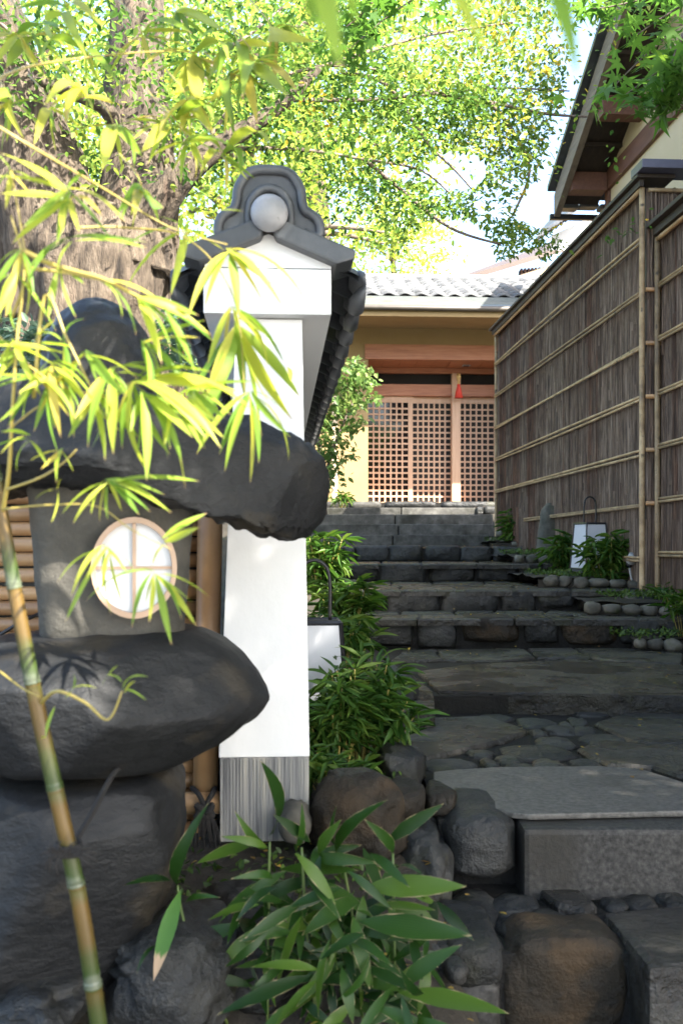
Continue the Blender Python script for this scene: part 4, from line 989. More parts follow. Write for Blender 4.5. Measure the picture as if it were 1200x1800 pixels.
boulder('dark boulder left of the wet slab under the dwarf bamboo', 640, 1180, 742, 1300, 4.6, .3, 'stone', amp=.1)
boulder('dark wet boulder left of the paved court', 664, 1318, 752, 1392, 3.3, .15, 'stone', amp=.14)
boulder('dark rock beside the spotlight near the fence post', 1088, 972, 1138, 1022, 8.45, .12, 'round_stone', sub=3)
def standing():
    rows = [(884,962,972,0,.02),(893,953,982,0,.06),(905,949,988,0,.09),(930,946,991,0,.12),(960,943,992,0,.14),(985,940,990,0,.14)]
    D = 10.75; k = D/FPX; c = P(967, 985, D)
    o = loft_stone('standing_stone', [((985-y)*k, (a-967)*k, (b-967)*k, md, hd) for y,a,b,md,hd in rows], 'z', M['round_stone'], None, 32, 40, .85, .014, 5, 9)
    o.location = c; tag(o, 'tall pointed grey standing stone between shrubs in front of the bark fence', 'stone')
standing()

# ================================================================== PLANTS
def dwarf(label, px, ybase, D, hpx, wpx, n, Lpx, single=False, lean=0.0, name='dwarf_bamboo', stems=9, cat='plant'):
    """clump of thin canes with drooping narrow leaves in hands of 4-6"""
    b = P(px, ybase, D); k = D/FPX; h, wd, L = hpx*k, wpx*k/2, Lpx*k
    t = thing(name, label, cat, b, 0, 'clumps of dwarf bamboo beside the steps')
    m_ = MB(); bases, dirs = [], []; per = max(1, n//stems)
    for s in range(stems):
        a = rng.uniform(0, 2*math.pi); r = rng.uniform(.1,1)**.6; hh = h*rng.uniform(.55,1.0)*(1-.25*r)
        top = Vector((math.cos(a)*r*wd+lean*h, math.sin(a)*r*wd*.8, hh)); root = Vector((math.cos(a)*r*wd*.35, math.sin(a)*r*wd*.3, -.08))
        cp = curve_pts([root, root.lerp(top,.5)+Vector((0,0,hh*.12)), top], 6); m_.tube(cp, [max(.0016,.0035*(1-i/len(cp)*.7)) for i in range(len(cp))], 5)
        for q in range(per):
            hand = int(q//5); u = 1-hand*.22*rng.uniform(.7,1.3); u = max(.12, u); p = cp[min(len(cp)-1, int(u*(len(cp)-1)))]
            az = rng.uniform(0, 2*math.pi); el = rng.uniform(-.9,.55)
            d = Vector((math.cos(az)*math.cos(el), math.sin(az)*math.cos(el), math.sin(el)))
            bases.append(p + d*.01); dirs.append(d)
    m_.build('cane', M['cane'], t, True)
    if single:
        q_ = rng.sample(range(len(bases)), len(bases)); extra = [(bases[i]*.92, dirs[i]) for i in q_ for _ in (0,1)]
        leaf_cloud('foliage', np.array([tuple(p+Vector((rng.gauss(0,.02),rng.gauss(0,.02),rng.gauss(0,.02)))) for p,d in extra]), L*.75, M['dwarf'], t, 'lance', .3, 'stuff', dirs=np.array([tuple(d+Vector((rng.gauss(0,.4),rng.gauss(0,.4),rng.gauss(0,.3)))) for p,d in extra]))
        for p, d in zip(bases, dirs): put_leaf(b+p, b+p+d*L*rng.uniform(.55,1.15), DL, t, wscale=1.1)
    else:
        leaf_cloud('foliage', np.array([tuple(p) for p in bases]), L*.85, M['dwarf'], t, 'lance', .3, 'stuff', dirs=np.array([tuple(d) for d in dirs]))
    return t
dwarf('bright green dwarf bamboo clump covering the near paper lantern by the white wall', 632, 1345, 3.55, 205, 190, 290, 56, True, .02, stems=29)
dwarf('leafy dwarf bamboo shoots right in front of the near paper lantern panel', 588, 1350, 3.45, 175, 110, 200, 54, True, .0, stems=20)
dwarf('drooping dwarf bamboo tuft just below the handle of the near lantern', 592, 1190, 4.7, 130, 120, 150, 48, True, stems=15)
dwarf('dark dwarf bamboo under the stone cap by the upper steps', 568, 1030, 6.3, 105, 90, 460, 42, False, stems=22)
dwarf('low dwarf bamboo between the lantern handle and the fourth step', 610, 1085, 5.6, 70, 95, 300, 45, False, stems=14)
dwarf('low leafy growth at the base of the white wall behind the boulder', 590, 1385, 3.05, 70, 150, 70, 60, True, stems=10)
dwarf('dwarf bamboo clump left of the standing stone by the top steps', 905, 952, 12.6, 66, 44, 420, 24, False, stems=16)
dwarf('dwarf bamboo clump between the standing stone and the far lantern', 990, 985, 9.9, 55, 60, 340, 34, False, stems=16)
dwarf('feathery dwarf bamboo in front of the far lantern by the fence', 1068, 1016, 8.5, 88, 84, 520, 34, False, -.05, stems=22)
dwarf('green tuft at the right frame edge beside the lower edging stones', 1205, 1100, 6.9, 75, 70, 120, 40, False, stems=10)
dwarf('small green plant under the near bark fence post', 1170, 1056, 7.7, 32, 80, 110, 22, False, stems=10)
dwarf('grassy tuft by the ochre wall at the top of the steps', 598, 890, 15.4, 26, 44, 130, 18, False, stems=14, name='grass_tuft')

# moss and fallen leaves: nobody could count them
mo = []
for (x0,x1,y0,y1,z,n) in ((1.75,2.75,8.40,9.6,-.22,1500),(1.8,2.6,10.45,11.6,-.035,900),(2.0,2.9,7.35,7.9,-.35,700),(1.85,2.7,6.62,7.0,-.58,500),(-.05,.22,3.0,4.3,-.76,900),(1.85,2.3,12.4,13.3,.12,300),(-.7,.1,2.3,2.75,-.88,500)):
    for _ in range(n):
        x = rng.uniform(x0,x1); y = rng.uniform(y0,y1); zz = max(z, (ground_rel(x,y)+.01)) + rng.uniform(0,.03)
        mo.append((x,y,EYE+zz))
tag(leaf_cloud('moss', mo, .028, M['moss'], None, 'ovate', .7), kind='stuff')
fl = []
for _ in range(150):
    x = rng.uniform(.3,2.4); y = rng.uniform(2.5,12.5); fl.append((x, y, EYE+step_level(y)+.012))
for _ in range(200):
    x = rng.uniform(-.8,.3); y = rng.uniform(1.9,3.2); fl.append((x, y, EYE+ground_rel(x,y)+.03))
tag(leaf_cloud('fallen_leaves', fl, .022, M['fallen'], None, 'ovate', .25), kind='stuff')

# shrub against the ochre wall
def blob_cloud(blobs, n):
    """leaf positions on clumped twigs in px-space blobs (px,py,rx,ry,D,dd)"""
    tot = sum(b[2]*b[3] for b in blobs); out = []
    for (x,y,rx,ry,D,dd) in blobs:
        for _ in range(int(n*rx*ry/tot/7)):
            while True:
                a, b_, c = rng.uniform(-1,1), rng.uniform(-1,1), rng.uniform(-1,1)
                if a*a+b_*b_+c*c < 1: break
            p = P(x+a*rx, y+b_*ry, D+c*dd); k = D/FPX
            d = Vector((rng.gauss(0,1), rng.gauss(0,1), rng.gauss(0,.35))).normalized()*k*26
            for q in range(7): out.append(tuple(p+d*(q/6-.5)+Vector((rng.gauss(0,1),rng.gauss(0,1),rng.gauss(0,1)))*k*4))
    return out
SB = P(572, 905, 13.2)
sb = thing('shrub', 'slender leafy shrub against the ochre wall left of the lattice doors', 'shrub', SB)
pos = blob_cloud([(600,650,45,34,13.2,.4),(622,690,42,34,13.2,.4),(575,700,42,50,13.2,.4),(600,735,40,32,13.2,.4),(565,770,32,36,13.2,.3),(592,800,36,26,13.2,.3),(580,835,26,22,13.2,.25),(640,668,26,14,13.2,.3)], 1700)
leaf_cloud('foliage', [tuple(Vector(p)-SB) for p in pos], .095, M['shrubleaf'], sb, 'ovate', .55, 'stuff', down=.35)
for pts in (((572,905),(566,830),(560,770),(575,700),(600,650)),((568,850),(585,790),(605,740),(630,690)),((562,790),(556,730),(560,690))):
    m_ = MB(); m_.tube(curve_pts([P(x,y,13.2)-SB for x,y in pts],5), [.030*(1-.8*i/20) for i in range(5*(len(pts)-1)+1)], 6); m_.build('stem', M['twig'], sb, True)
BS = P(60, 720, 4.6)
bs = thing('shrub', 'grey green bush behind the cap of the stone lantern', 'shrub', BS)
pos = blob_cloud([(40,620,110,60,4.6,.4),(150,660,80,50,4.6,.4),(330,600,60,70,5.0,.4),(0,700,120,60,4.6,.4)], 2400)
leaf_cloud('foliage', [tuple(Vector(p)-BS) for p in pos], .055, M['bluish'], bs, 'ovate', .6, 'stuff', down=.2)
m_ = MB(); m_.tube([P(60,1050,4.6)-BS, P(60,720,4.6)-BS, P(40,620,4.6)-BS], [.03,.02,.008], 6); m_.build('stem', M['twig'], bs, True)

# ================================================================== BIG TREE WITH FORKED TRUNK
TD = 6.6; kt = TD/FPX; T0 = P(150, 1180, TD)
bt = thing('old_tree', 'massive old tree with flaky pinkish bark and forked trunk behind the bamboo fence', 'tree', T0)
def limb(name, pts, rad, sides=22, amp=.10, parent=bt, origin=T0, seedv=0, nn=9, sc=5.5):
    """pts in (px,py,D), radii in photo px"""
    c = curve_pts([P(x,y,D)-origin for x,y,D in pts], nn); k = len(c)
    rr = np.interp(np.linspace(0,len(rad)-1,k), range(len(rad)), [r*p[2]/FPX for r, p in zip(rad, pts)])
    m_ = MB(); up = None; vs = []
    for i, p in enumerate(c):
        t = (c[min(i+1,k-1)]-c[max(i-1,0)]).normalized()
        if up is None: up = Vector((0,1,0)) if abs(t.y) < .9 else Vector((1,0,0))
        a = t.cross(up).normalized(); b = a.cross(t).normalized(); up = b
        for s in range(sides):
            th = 2*math.pi*s/sides; d = a*math.cos(th)+b*math.sin(th)
            q = p*1.0 + d*.3
            f = 1+amp*(fb(Vector((d.x*1.6+seedv, d.y*1.6, p.z*1.1 + d.z)), 2.2, 3)*1.3 + .8*abs(fb(Vector((d.x*3+seedv, d.y*3, p.z*.9+d.z*2)), 2.6, 2)))
            vs.append(p + d*rr[i]*f)
    m_.add(vs, [(i*sides+s, i*sides+(s+1)%sides, (i+1)*sides+(s+1)%sides, (i+1)*sides+s) for i in range(k-1) for s in range(sides)]+[tuple(range(sides)), tuple(range((k-1)*sides, k*sides))])
    return m_.build(name, M['trunk'] if max(rad) > 14 else M['twig'], parent, True)
limb('trunk', [(165,1200,6.6),(160,900,6.6),(155,640,6.6),(165,470,6.6),(190,380,6.6)], [175,155,142,135,100], 56, .14, seedv=1, nn=16)
limb('limb', [(110,560,6.6),(80,400,6.55),(45,280,6.5),(10,150,6.4),(-40,0,6.3),(-90,-160,6.2)], [110,98,84,72,62,54], 44, .14, seedv=4, nn=14)
limb('limb', [(225,480,6.6),(240,360,6.6),(245,240,6.7),(238,110,6.8),(245,-30,6.9),(260,-180,7.1)], [95,68,54,48,43,36], 36, .13, seedv=8, nn=14)
limb('limb', [(240,420,6.5),(290,345,6.4),(350,285,6.4),(420,235,6.5),(500,180,6.7),(560,120,7.0)], [40,29,20,15,10,6], 20, .12, seedv=12)
limb('limb', [(228,290,6.5),(205,230,6.4),(185,190,6.3),(120,160,6.2),(60,140,6.1)], [18,15,13,10,7], 14, .1, seedv=14)
TW = [[(300,330,6.6),(370,120,6.7),(440,60,6.8),(500,10,7)],[(340,290,6.6),(430,165,6.8),(560,118,7.2),(660,122,7.4),(740,140,7.6),(860,150,7.9)],
 [(600,128,7.4),(680,150,7.5),(750,250,7.6),(800,300,7.6),(835,340,7.7)],[(500,175,6.9),(640,175,7.3),(760,165,7.6),(880,155,7.9),(1000,160,8.2)],
 [(410,262,6.7),(520,262,7.0),(640,280,7.3),(740,300,7.6),(800,350,7.8)],[(560,120,7.1),(650,90,7.3),(760,60,7.6),(900,40,8)],[(740,160,7.6),(860,180,7.9),(960,200,8.1),(1030,205,8.3)],
 [(640,280,7.3),(700,330,7.5),(790,400,7.7),(880,430,7.8)],[(860,180,7.9),(900,230,8),(930,300,8),(900,380,8)],[(430,160,6.8),(500,60,7),(600,20,7.2)],[(240,150,6.8),(300,60,6.9),(360,0,7)],[(60,140,6.1),(20,60,6.1),(-30,20,6)]]
for i, tw in enumerate(TW): limb('branch', tw, [4.2,3.4,2.6,1.9,1.2,1][:len(tw)], 8, .05, seedv=20+i, nn=6)

GAPS = [(800,300,58,32,.97),(950,365,44,34,1),(795,440,74,60,1),(1030,330,46,130,1),(840,492,120,26,1),(690,470,90,30,1),(860,350,30,26,.5),(700,300,30,16,.7),(985,60,20,14,.9),(620,265,26,14,.6),(1040,60,30,40,.6),(420,300,30,20,.5),(745,95,18,12,.6)]
def in_gap(px, py):
    for x,y,rx,ry,pr in GAPS:
        if ((px-x)/rx)**2+((py-y)/ry)**2 < 1+.5*noise.noise(Vector((px*.02,py*.02,0))) and rng.random() < pr: return True
    return False
def toPix(p): return 600+p.x*FPX/p.y, HOR-(p.z-EYE)*FPX/p.y
canopy, rv = [], []
def clump(c, n, r, flat, autumn):
    tint = rng.gauss(.36+autumn, .28)
    az = rng.uniform(0, math.pi)
    for _ in range(n):
        a = rng.gauss(0,1)*r; b = rng.gauss(0,.45)*r
        p = c + Vector((a*math.cos(az)-b*math.sin(az), a*math.sin(az)+b*math.cos(az), rng.gauss(0,flat) - .12*abs(a)))
        if p.y < .5: continue
        px, py = toPix(p)
        if in_gap(px, py): continue
        if px > 1000 - max(0,py-120)*.30 and py > 60 and py < 390 and rng.random() < .9: continue
        if py > 455 + 30*noise.noise(Vector((px*.02,0,0))) and px > 560: continue
        canopy.append(tuple(p-T0)); rv.append(tint+rng.gauss(0,.07))
# leaf tiers along the branches seen, then free tiers that fill the crown (also above and beyond the frame)
for tw in TW:
    pts = curve_pts([P(*q) for q in tw], 5)
    for p in pts:
        for _ in range(2):
            c = p + Vector((rng.gauss(0,.22), rng.gauss(0,.35), rng.gauss(-.05,.14))); px, py = toPix(c)
            clump(c, rng.randint(24,44), .20, .05, .20*max(0,min(1,(px-650)/300)))
for _ in range(230):
    px = rng.uniform(250,1080); py = rng.uniform(-60,440); D = rng.uniform(6.6,10.5)
    lim = 450 - max(0, (px-560))*.10
    if py > lim or (px < 560 and py > 330 + (px-330)*.15): continue
    clump(P(px,py,D), rng.randint(36,66), .26, .06, .20*max(0,min(1,(px-650)/300)))
for _ in range(70):
    px = rng.uniform(780,1000); py = rng.uniform(-40,300); clump(P(px,py,rng.uniform(7.6,9.8)), rng.randint(28,50), .24, .06, .14)
for _ in range(26):
    px = rng.uniform(860,960); py = rng.uniform(385,445); clump(P(px,py,rng.uniform(7.6,8.6)), rng.randint(20,36), .13, .05, .12)
for _ in range(34):
    px = rng.uniform(-40,330); py = rng.uniform(-30,260); clump(P(px,py,rng.uniform(5.7,6.2)), rng.randint(14,30), .20, .05, 0)
for _ in range(12):
    clump(P(rng.uniform(140,205), rng.uniform(230,350), rng.uniform(6.6,7.0)), rng.randint(20,34), .12, .08, -.2)
for _ in range(110):
    px = rng.uniform(-260,300); py = rng.uniform(-120,330); D = rng.uniform(7.2,9.5); clump(P(px,py,D), rng.randint(14,26), .26, .07, .05)
for _ in range(40):
    px = rng.uniform(-500,1100); py = rng.uniform(-420,-60); D = rng.uniform(6.2,9.5); clump(P(px,py,D), rng.randint(14,26), .30, .08, .1)
leaf_cloud('crown', canopy, .049, M['canopy'], bt, 'ovate', .38, 'stuff', rvals=np.array(rv), down=.45)

# ================================================================== FAR SUN_LANES TREES
def far_tree(label, px, py, D, r, n, size, rz=.8, yellow=0.0):
    c = P(px, py, D); base = Vector((c.x, c.y, EYE+.75)); t = thing('leafy_tree', label, 'tree', base, 0, 'sunlit trees beyond the wall')
    pos, rvv = [], []
    ncl = max(20, n//34)
    for _ in range(ncl):
        while True:
            v = Vector((rng.uniform(-1,1), rng.uniform(-1,1), rng.uniform(-1,1)))
            if .15 < v.length < 1: break
        q = Vector((v.x*r, v.y*r, v.z*r*rz)); tint = rng.gauss(.45+yellow,.2)
        for _ in range(34):
            pos.append(tuple(c-base+q+Vector((rng.gauss(0,.17)*r, rng.gauss(0,.17)*r, rng.gauss(0,.045)*r)))); rvv.append(tint+rng.gauss(0,.12))
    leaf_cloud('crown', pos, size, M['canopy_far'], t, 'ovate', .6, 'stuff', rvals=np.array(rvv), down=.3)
    h = c.z-base.z; m_ = MB(); m_.tube(curve_pts([(0,0,-.3),(.1*r,0,h*.5),(0,.05*r,h),(.1*r,0,h+r*.5)],6), [.09*r*(1-.8*i/18) for i in range(19)], 10); m_.build('trunk', M['trunk'], t, True)
    for k in range(7):
        a = rng.uniform(0,6.28); m_ = MB(); p0 = Vector((0,0,h*rng.uniform(.6,1))); p1 = p0+Vector((math.cos(a)*r*.7, math.sin(a)*r*.7, r*rng.uniform(.1,.5))); m_.tube(curve_pts([p0,p0.lerp(p1,.5)+Vector((0,0,r*.1)),p1],4), [.03*r*(1-.85*i/8) for i in range(9)], 6); m_.build('branch', M['twig'], t, True)
far_tree('tall pale green tree filling the background above the left trunk', 60, 210, 19, 4.2, 9000, .15)
far_tree('broad light green tree directly behind the tiled wall ornament', 420, 250, 22, 4.6, 11000, .15)
far_tree('large light green tree high behind the middle branches', 530, 40, 26, 5.0, 9000, .17, yellow=.05)
far_tree('small bright yellow green tree just over the entrance roof', 690, 430, 32, 1.9, 4600, .13, .95, yellow=.2)
far_tree('dark leafed tree low behind the forked trunk', 200, 520, 12, 1.9, 3200, .11, .9, yellow=-.25)

# ================================================================== MAPLE OVERHANGING THE STREET END
MP = Vector((3.3, .4, .05))
mp = thing('maple_tree', 'green maple whose star leaf sprays hang into the top right corner', 'tree', MP)
m_ = MB(); m_.tube(curve_pts([(0,0,-.3),(.05,.05,1.2),(-.1,0,2.4),(-.2,.2,3.4),(-.1,.3,4.4)],6), [.17*(1-.7*i/24) for i in range(25)], 14); m_.build('trunk', M['twig'], mp, True)
mpos, mr = [], []
SUN_LANES = [(P(270,660,1.43),.26),(P(250,760,1.43),.17),(P(90,440,1.45),.30),(P(380,520,1.6),.13),(P(150,280,1.9),.25),(P(300,600,1.45),.20),(P(30,640,1.45),.16),(P(420,640,1.6),.10)]  # leaf-free lanes carved through the crown so sun reaches these bamboo sprays
def in_sun_lane(p):
    for c, r in SUN_LANES:
        d = p-c; t = d.dot(SUNV)
        if t > 0 and (d-SUNV*t).length < r*(1+.35*noise.noise(p*3)): return True
    return False
def madd(p, tint):
    if p.y > .2:
        px, py = toPix(p)
        if -50 < px < 1250 and -30 < py and not (px > 1090 and py < 25): return
    if in_sun_lane(p): return
    mpos.append(tuple(p-MP)); mr.append(tint)
ends = []
for k in range(1250):
    while True:
        v = Vector((rng.uniform(-1,1), rng.uniform(-1,1), rng.uniform(-1,1)))
        if v.length < 1: break
    c = Vector((2.1+v.x*3.1, .0+v.y*3.2, EYE+3.35+v.z*1.25)); ends.append(c); tint = rng.gauss(.4,.15)  # unseen bulk of the crown, made dense to shade the foreground
    for _ in range(36): madd(c+Vector((rng.gauss(0,.22),rng.gauss(0,.22),rng.gauss(0,.045))), tint+rng.gauss(0,.1))
for k in range(26):
    e_ = rng.choice(ends)-MP; p0 = Vector((-.1,.1,rng.uniform(1.9,3.6))); m_ = MB(); m_.tube(curve_pts([p0,p0.lerp(e_,.5)+Vector((0,0,.2)),e_],4), [.045*(1-.85*i/8) for i in range(9)], 6); m_.build('branch', M['twig'], mp, True)
# sprays that reach into the picture
def mspray(pts, n, D, r):
    c = curve_pts([P(x,y,D)-MP for x,y in pts], 5); m_ = MB(); m_.tube(c, [.008*(1-.8*i/len(c)) for i in range(len(c))], 5); m_.build('branch', M['twig'], mp, True)
    for q in c:
        for _ in range(n): mpos.append(tuple(q+Vector((rng.gauss(0,r),rng.gauss(0,r),rng.gauss(0,r*.35))))); mr.append(rng.gauss(.35,.15))
for pts, n, D, r in ((((1290,-40),(1200,40),(1130,100),(1080,150)),3,4.2,.11),(((1300,20),(1210,90),(1150,130),(1100,165)),3,4.0,.09),(((1290,130),(1215,150),(1180,165),(1150,190)),4,3.9,.05),(((1200,60),(1165,150),(1165,180)),3,3.9,.04),
    (((1250,-60),(1150,-10),(1080,10),(1040,15)),4,4.6,.07),(((1250,-20),(1180,20),(1120,60)),4,4.2,.09),(((1240,90),(1210,110),(1195,125)),5,3.8,.05),
    (((900,-80),(760,-20),(680,30),(610,90)),7,5.2,.12),(((700,-60),(640,20),(590,60)),6,5.2,.10)):
    mspray(pts, n, D, r)
leaf_cloud('crown', mpos, .085, M['maple'], mp, 'star', .5, 'stuff', rvals=np.array(mr), down=.35)

# ================================================================== FOREGROUND BAMBOO
B0 = P(178, 1830, 1.62)
bb = thing('bamboo', 'amber and green bamboo culm rising before the stone lantern with sunlit leaf sprays', 'bamboo', B0)
def culm(pts, rpx, name='culm', node=.16, mat='culm'):
    c = curve_pts([P(x,y,D) for x,y,D in pts], 30); d = [0]
    for a, b in zip(c[:-1], c[1:]): d.append(d[-1]+(b-a).length)
    tot = d[-1]; vs, fs, rr = [], [], []; sides = 14; up = None; prev = None; ring = 0
    nodes_ = []; x = node*.6
    while x < tot: nodes_.append(x); x += node*rng.uniform(.9,1.1)
    samp = sorted(set(list(np.linspace(0,tot,90)) + [n_+o for n_ in nodes_ for o in (-.008,-.003,0,.003,.008) if 0 < n_+o < tot]))
    arr = np.array([tuple(q) for q in c]); rads = np.interp(np.linspace(0,1,len(c)), np.linspace(0,1,len(rpx)), [r*p[2]/FPX for r,p in zip(rpx,pts)])
    P_ = [Vector([np.interp(s_, d, arr[:,k]) for k in range(3)]) for s_ in samp]
    for i, s_ in enumerate(samp):
        t = (P_[min(i+1,len(P_)-1)]-P_[max(i-1,0)]).normalized()
        if up is None: up = Vector((0,1,0))
        a = t.cross(up).normalized(); b = a.cross(t).normalized(); up = b
        r = np.interp(s_, d, rads); nd = min(nodes_, key=lambda q: abs(q-s_)) if nodes_ else 9; q = s_-nd
        f = 1.12 if abs(q+.003) < .001 or abs(q-.003) < .001 else .97 if abs(q) < .001 else 1
        below = [n_ for n_ in nodes_ if n_ <= s_]; last = below[-1] if below else 0; u = (s_-last)/node
        for k in range(sides):
            th = 2*math.pi*k/sides; vs.append(tuple(P_[i]+(a*math.cos(th)+b*math.sin(th))*r*f-B0)); rr.append(u if abs(q) > .004 else 0.0)
    for i in range(len(samp)-1):
        for k in range(sides): fs.append((i*sides+k, (i+1)*sides+k, (i+1)*sides+(k+1)%sides, i*sides+(k+1)%sides))
    me = bpy.data.meshes.new(name); me.from_pydata(vs, [], fs); at = me.attributes.new('r','FLOAT','POINT'); at.data.foreach_set('value', np.array(rr, np.float32))
    o = link(name, me, M[mat], bb, True)
    return o
culm([(178,1830,1.62),(150,1640,1.61),(122,1495,1.60),(78,1300,1.58),(42,1120,1.56),(8,930,1.54),(-30,700,1.5),(-60,420,1.45),(-50,150,1.4)], [15,15,14.5,14,13,12,11,9,7])
def twig(pts, r=.0022, mat='cane'):
    m_ = MB(); c = curve_pts([P(x,y,D)-B0 for x,y,D in pts], 6); m_.tube(c, [r*(1.1-.7*i/len(c)) for i in range(len(c))], 6); return m_.build('branch', M[mat], bb, True)
twig([(5,900,1.53),(16,830,1.5),(22,730,1.47),(30,600,1.45),(42,470,1.45),(20,380,1.45)], .0034)
twig([(14,860,1.5),(70,840,1.47),(110,815,1.45),(135,790,1.44)], .002); twig([(8,895,1.52),(80,888,1.5),(170,890,1.48),(230,930,1.46),(300,965,1.46)], .0016)
twig([(10,760,1.5),(60,720,1.46),(100,700,1.45)], .0018); twig([(40,440,1.45),(100,468,1.45),(180,490,1.44),(250,525,1.43),(330,560,1.42)], .0042); twig([(42,470,1.45),(120,480,1.45),(190,495,1.44)], .003)
twig([(60,700,1.46),(80,520,1.45),(120,600,1.44),(165,690,1.44)], .003); twig([(-30,560,1.48),(60,650,1.45),(150,690,1.44),(240,670,1.44)], .002)
twig([(0,1180,1.55),(40,1210,1.52),(70,1225,1.5)], .0018); twig([(70,1240,1.58),(100,1215,1.5),(150,1235,1.48),(190,1265,1.47),(215,1215,1.46)], .0030)
twig([(-40,200,1.42),(60,260,1.45),(180,330,1.55),(300,400,1.62),(400,430,1.65)], .0022); twig([(-40,160,1.4),(40,120,1.6),(160,100,1.8),(300,90,2.0),(420,100,2.1)], .0022)
twig([(140,400,1.6),(220,400,1.65),(330,420,1.65),(410,520,1.62),(430,690,1.6)], .0020); twig([(20,560,1.47),(45,470,1.46),(20,300,1.45)], .0026)
def spray(o, D, tips, ws=1.0, jit=.10, meshes=BL):
    for t in tips:
        b = P(o[0]+rng.uniform(-5,5), o[1]+rng.uniform(-5,5), D+rng.uniform(-.02,.02)); e_ = P(t[0], t[1], D-rng.uniform(-.3,1)*jit*.6)
        put_leaf(b, e_, meshes, bb, wscale=ws*rng.uniform(.85,1.2))
# sunlit yellow sprays
spray((180,490),1.44,[(215,560),(240,590),(285,530)],1.1)
spray((240,520),1.43,[(330,600),(350,555),(300,610),(285,640),(372,590)],1.15)
spray((290,540),1.42,[(375,600),(345,660),(320,650)],1.1)
spray((236,672),1.43,[(446,722),(420,688),(362,770),(326,860),(390,790),(268,842),(300,800),(200,765),(215,790),(330,720),(375,655),(240,800),(170,760),(300,640)],1.05)
spray((250,690),1.42,[(300,790),(340,770),(355,745),(270,780),(230,760),(320,815),(258,845)],1.05)
spray((165,690),1.44,[(160,790),(215,760),(185,810),(245,770),(120,770),(200,730),(140,740)],1.05)
spray((100,655),1.45,[(12,752),(96,755),(104,800),(32,690),(60,760),(140,720),(150,700),(-30,690),(130,770)],1.05)
spray((60,610),1.46,[(-40,660),(0,660),(110,640),(130,610),(-30,610),(100,560)],1.05)
spray((120,335),1.45,[(0,268),(222,392),(100,430),(60,300),(150,300),(-20,310),(90,370),(210,440),(40,400)],1.0)
spray((118,350),1.44,[(140,410),(60,380),(20,430),(180,380),(110,410),(0,340)],1.0)
spray((40,440),1.45,[(-20,520),(10,560),(60,520),(-10,480),(45,560)],1.0)
spray((105,470),1.45,[(150,500),(135,560),(85,560)],.9)
spray((20,300),1.45,[(-30,380),(60,350),(70,330),(-20,260),(10,370)],1.0)
spray((110,600),1.45,[(60,590),(125,680),(108,690),(150,560)],1.0)
for ox, oy, n, L, a0, a1 in ((90,640,7,120,.2,2.9),(200,650,9,140,-.2,2.2),(250,600,7,130,-.3,1.8),(150,620,6,120,.3,2.6),(60,660,6,120,.6,3.0),(300,700,7,120,-.2,1.9),(20,600,6,110,.2,2.8),(330,680,5,115,-.4,1.3),(130,420,5,120,.0,2.8),(30,480,5,120,.5,2.4)):
    spray((ox,oy), 1.435, [(ox+L*rng.uniform(.6,1.15)*math.cos(a), oy+L*rng.uniform(.6,1.15)*math.sin(a)) for a in [rng.uniform(a0,a1) for _ in range(n)]], 1.0)
# greener sprays over the white wall
spray((330,400),1.66,[(205,445),(250,470),(430,372),(300,520),(395,440),(215,520),(280,380)],.95)
spray((400,440),1.65,[(540,532),(500,545),(462,530),(350,520),(330,560),(420,560),(480,500),(360,540)],1.0)
spray((408,540),1.63,[(470,650),(500,640),(440,620),(470,590),(380,610),(365,640),(402,680)],.95)
spray((415,570),1.62,[(528,700),(480,720),(460,770),(430,700),(350,790),(340,760),(330,710),(515,740),(362,700)],1.0)
spray((440,690),1.6,[(440,850),(455,815),(508,812),(512,770),(385,800),(345,800),(410,760),(395,830),(490,720)],.95)
spray((500,640),1.62,[(512,672),(505,690)],.9)
# sprays round the window and under the cap
spray((185,848),1.46,[(108,905),(128,922),(190,915),(232,868),(302,902),(352,846),(265,900),(160,905),(175,918),(245,905),(215,900),(290,870)],.85)
spray((190,962),1.46,[(100,1026),(115,1094),(196,1082),(238,1005),(180,1045),(150,1020),(125,1050),(215,1060),(225,1010)],.85)
spray((272,1008),1.46,[(372,1052),(346,1102),(302,1135),(232,1104),(340,1060),(320,1090),(242,1000),(150,1058),(255,1070),(262,1095)],.8)
spray((288,952),1.46,[(364,902),(352,926),(268,996),(345,915)],1.0)
spray((108,790),1.46,[(100,850),(72,825),(130,830),(52,810)],.8)
spray((50,770),1.46,[(0,800),(85,820),(30,830),(0,760),(-20,790)],.9)
spray((100,860),1.48,[(90,920),(108,840),(60,880)],.6)
spray((215,1215),1.46,[(262,1190),(258,1232),(240,1198)],.7); spray((128,1210),1.46,[(172,1210),(115,1228),(128,1185)],.6); spray((190,1190),1.46,[(208,1170),(215,1200),(180,1205)],.5)
spray((80,1300),1.5,[(98,1240),(75,1300)],1.1)
# paler leaves higher up
for ox, oy, D, n, L in ((60,60,2.1,6,110),(150,90,2.0,7,115),(250,60,2.1,8,120),(340,100,2.1,8,120),(420,80,2.1,7,115),(90,190,2.0,6,100),(200,220,1.9,7,105),(300,220,1.9,8,110),(330,180,1.95,6,110),(400,150,2.1,6,110),(20,180,1.9,6,110),(390,270,1.95,6,100),(250,330,1.75,6,100),(330,250,1.8,7,95),(30,60,2.0,6,120),(480,60,2.2,6,110),(120,20,2.1,6,110),(310,20,2.2,6,110),(150,170,1.8,5,100),(450,110,2.0,5,120)):
    spray((ox,oy), D, [(ox+L*rng.uniform(.45,.88)*math.cos(a), oy+L*rng.uniform(.45,.88)*math.sin(a)) for a in [rng.uniform(-.2,3.3) for _ in range(n+3)]], .8, .4)
    twig([(ox-40,oy-60,D+.05),(ox-10,oy-25,D),(ox,oy,D)], .0016)
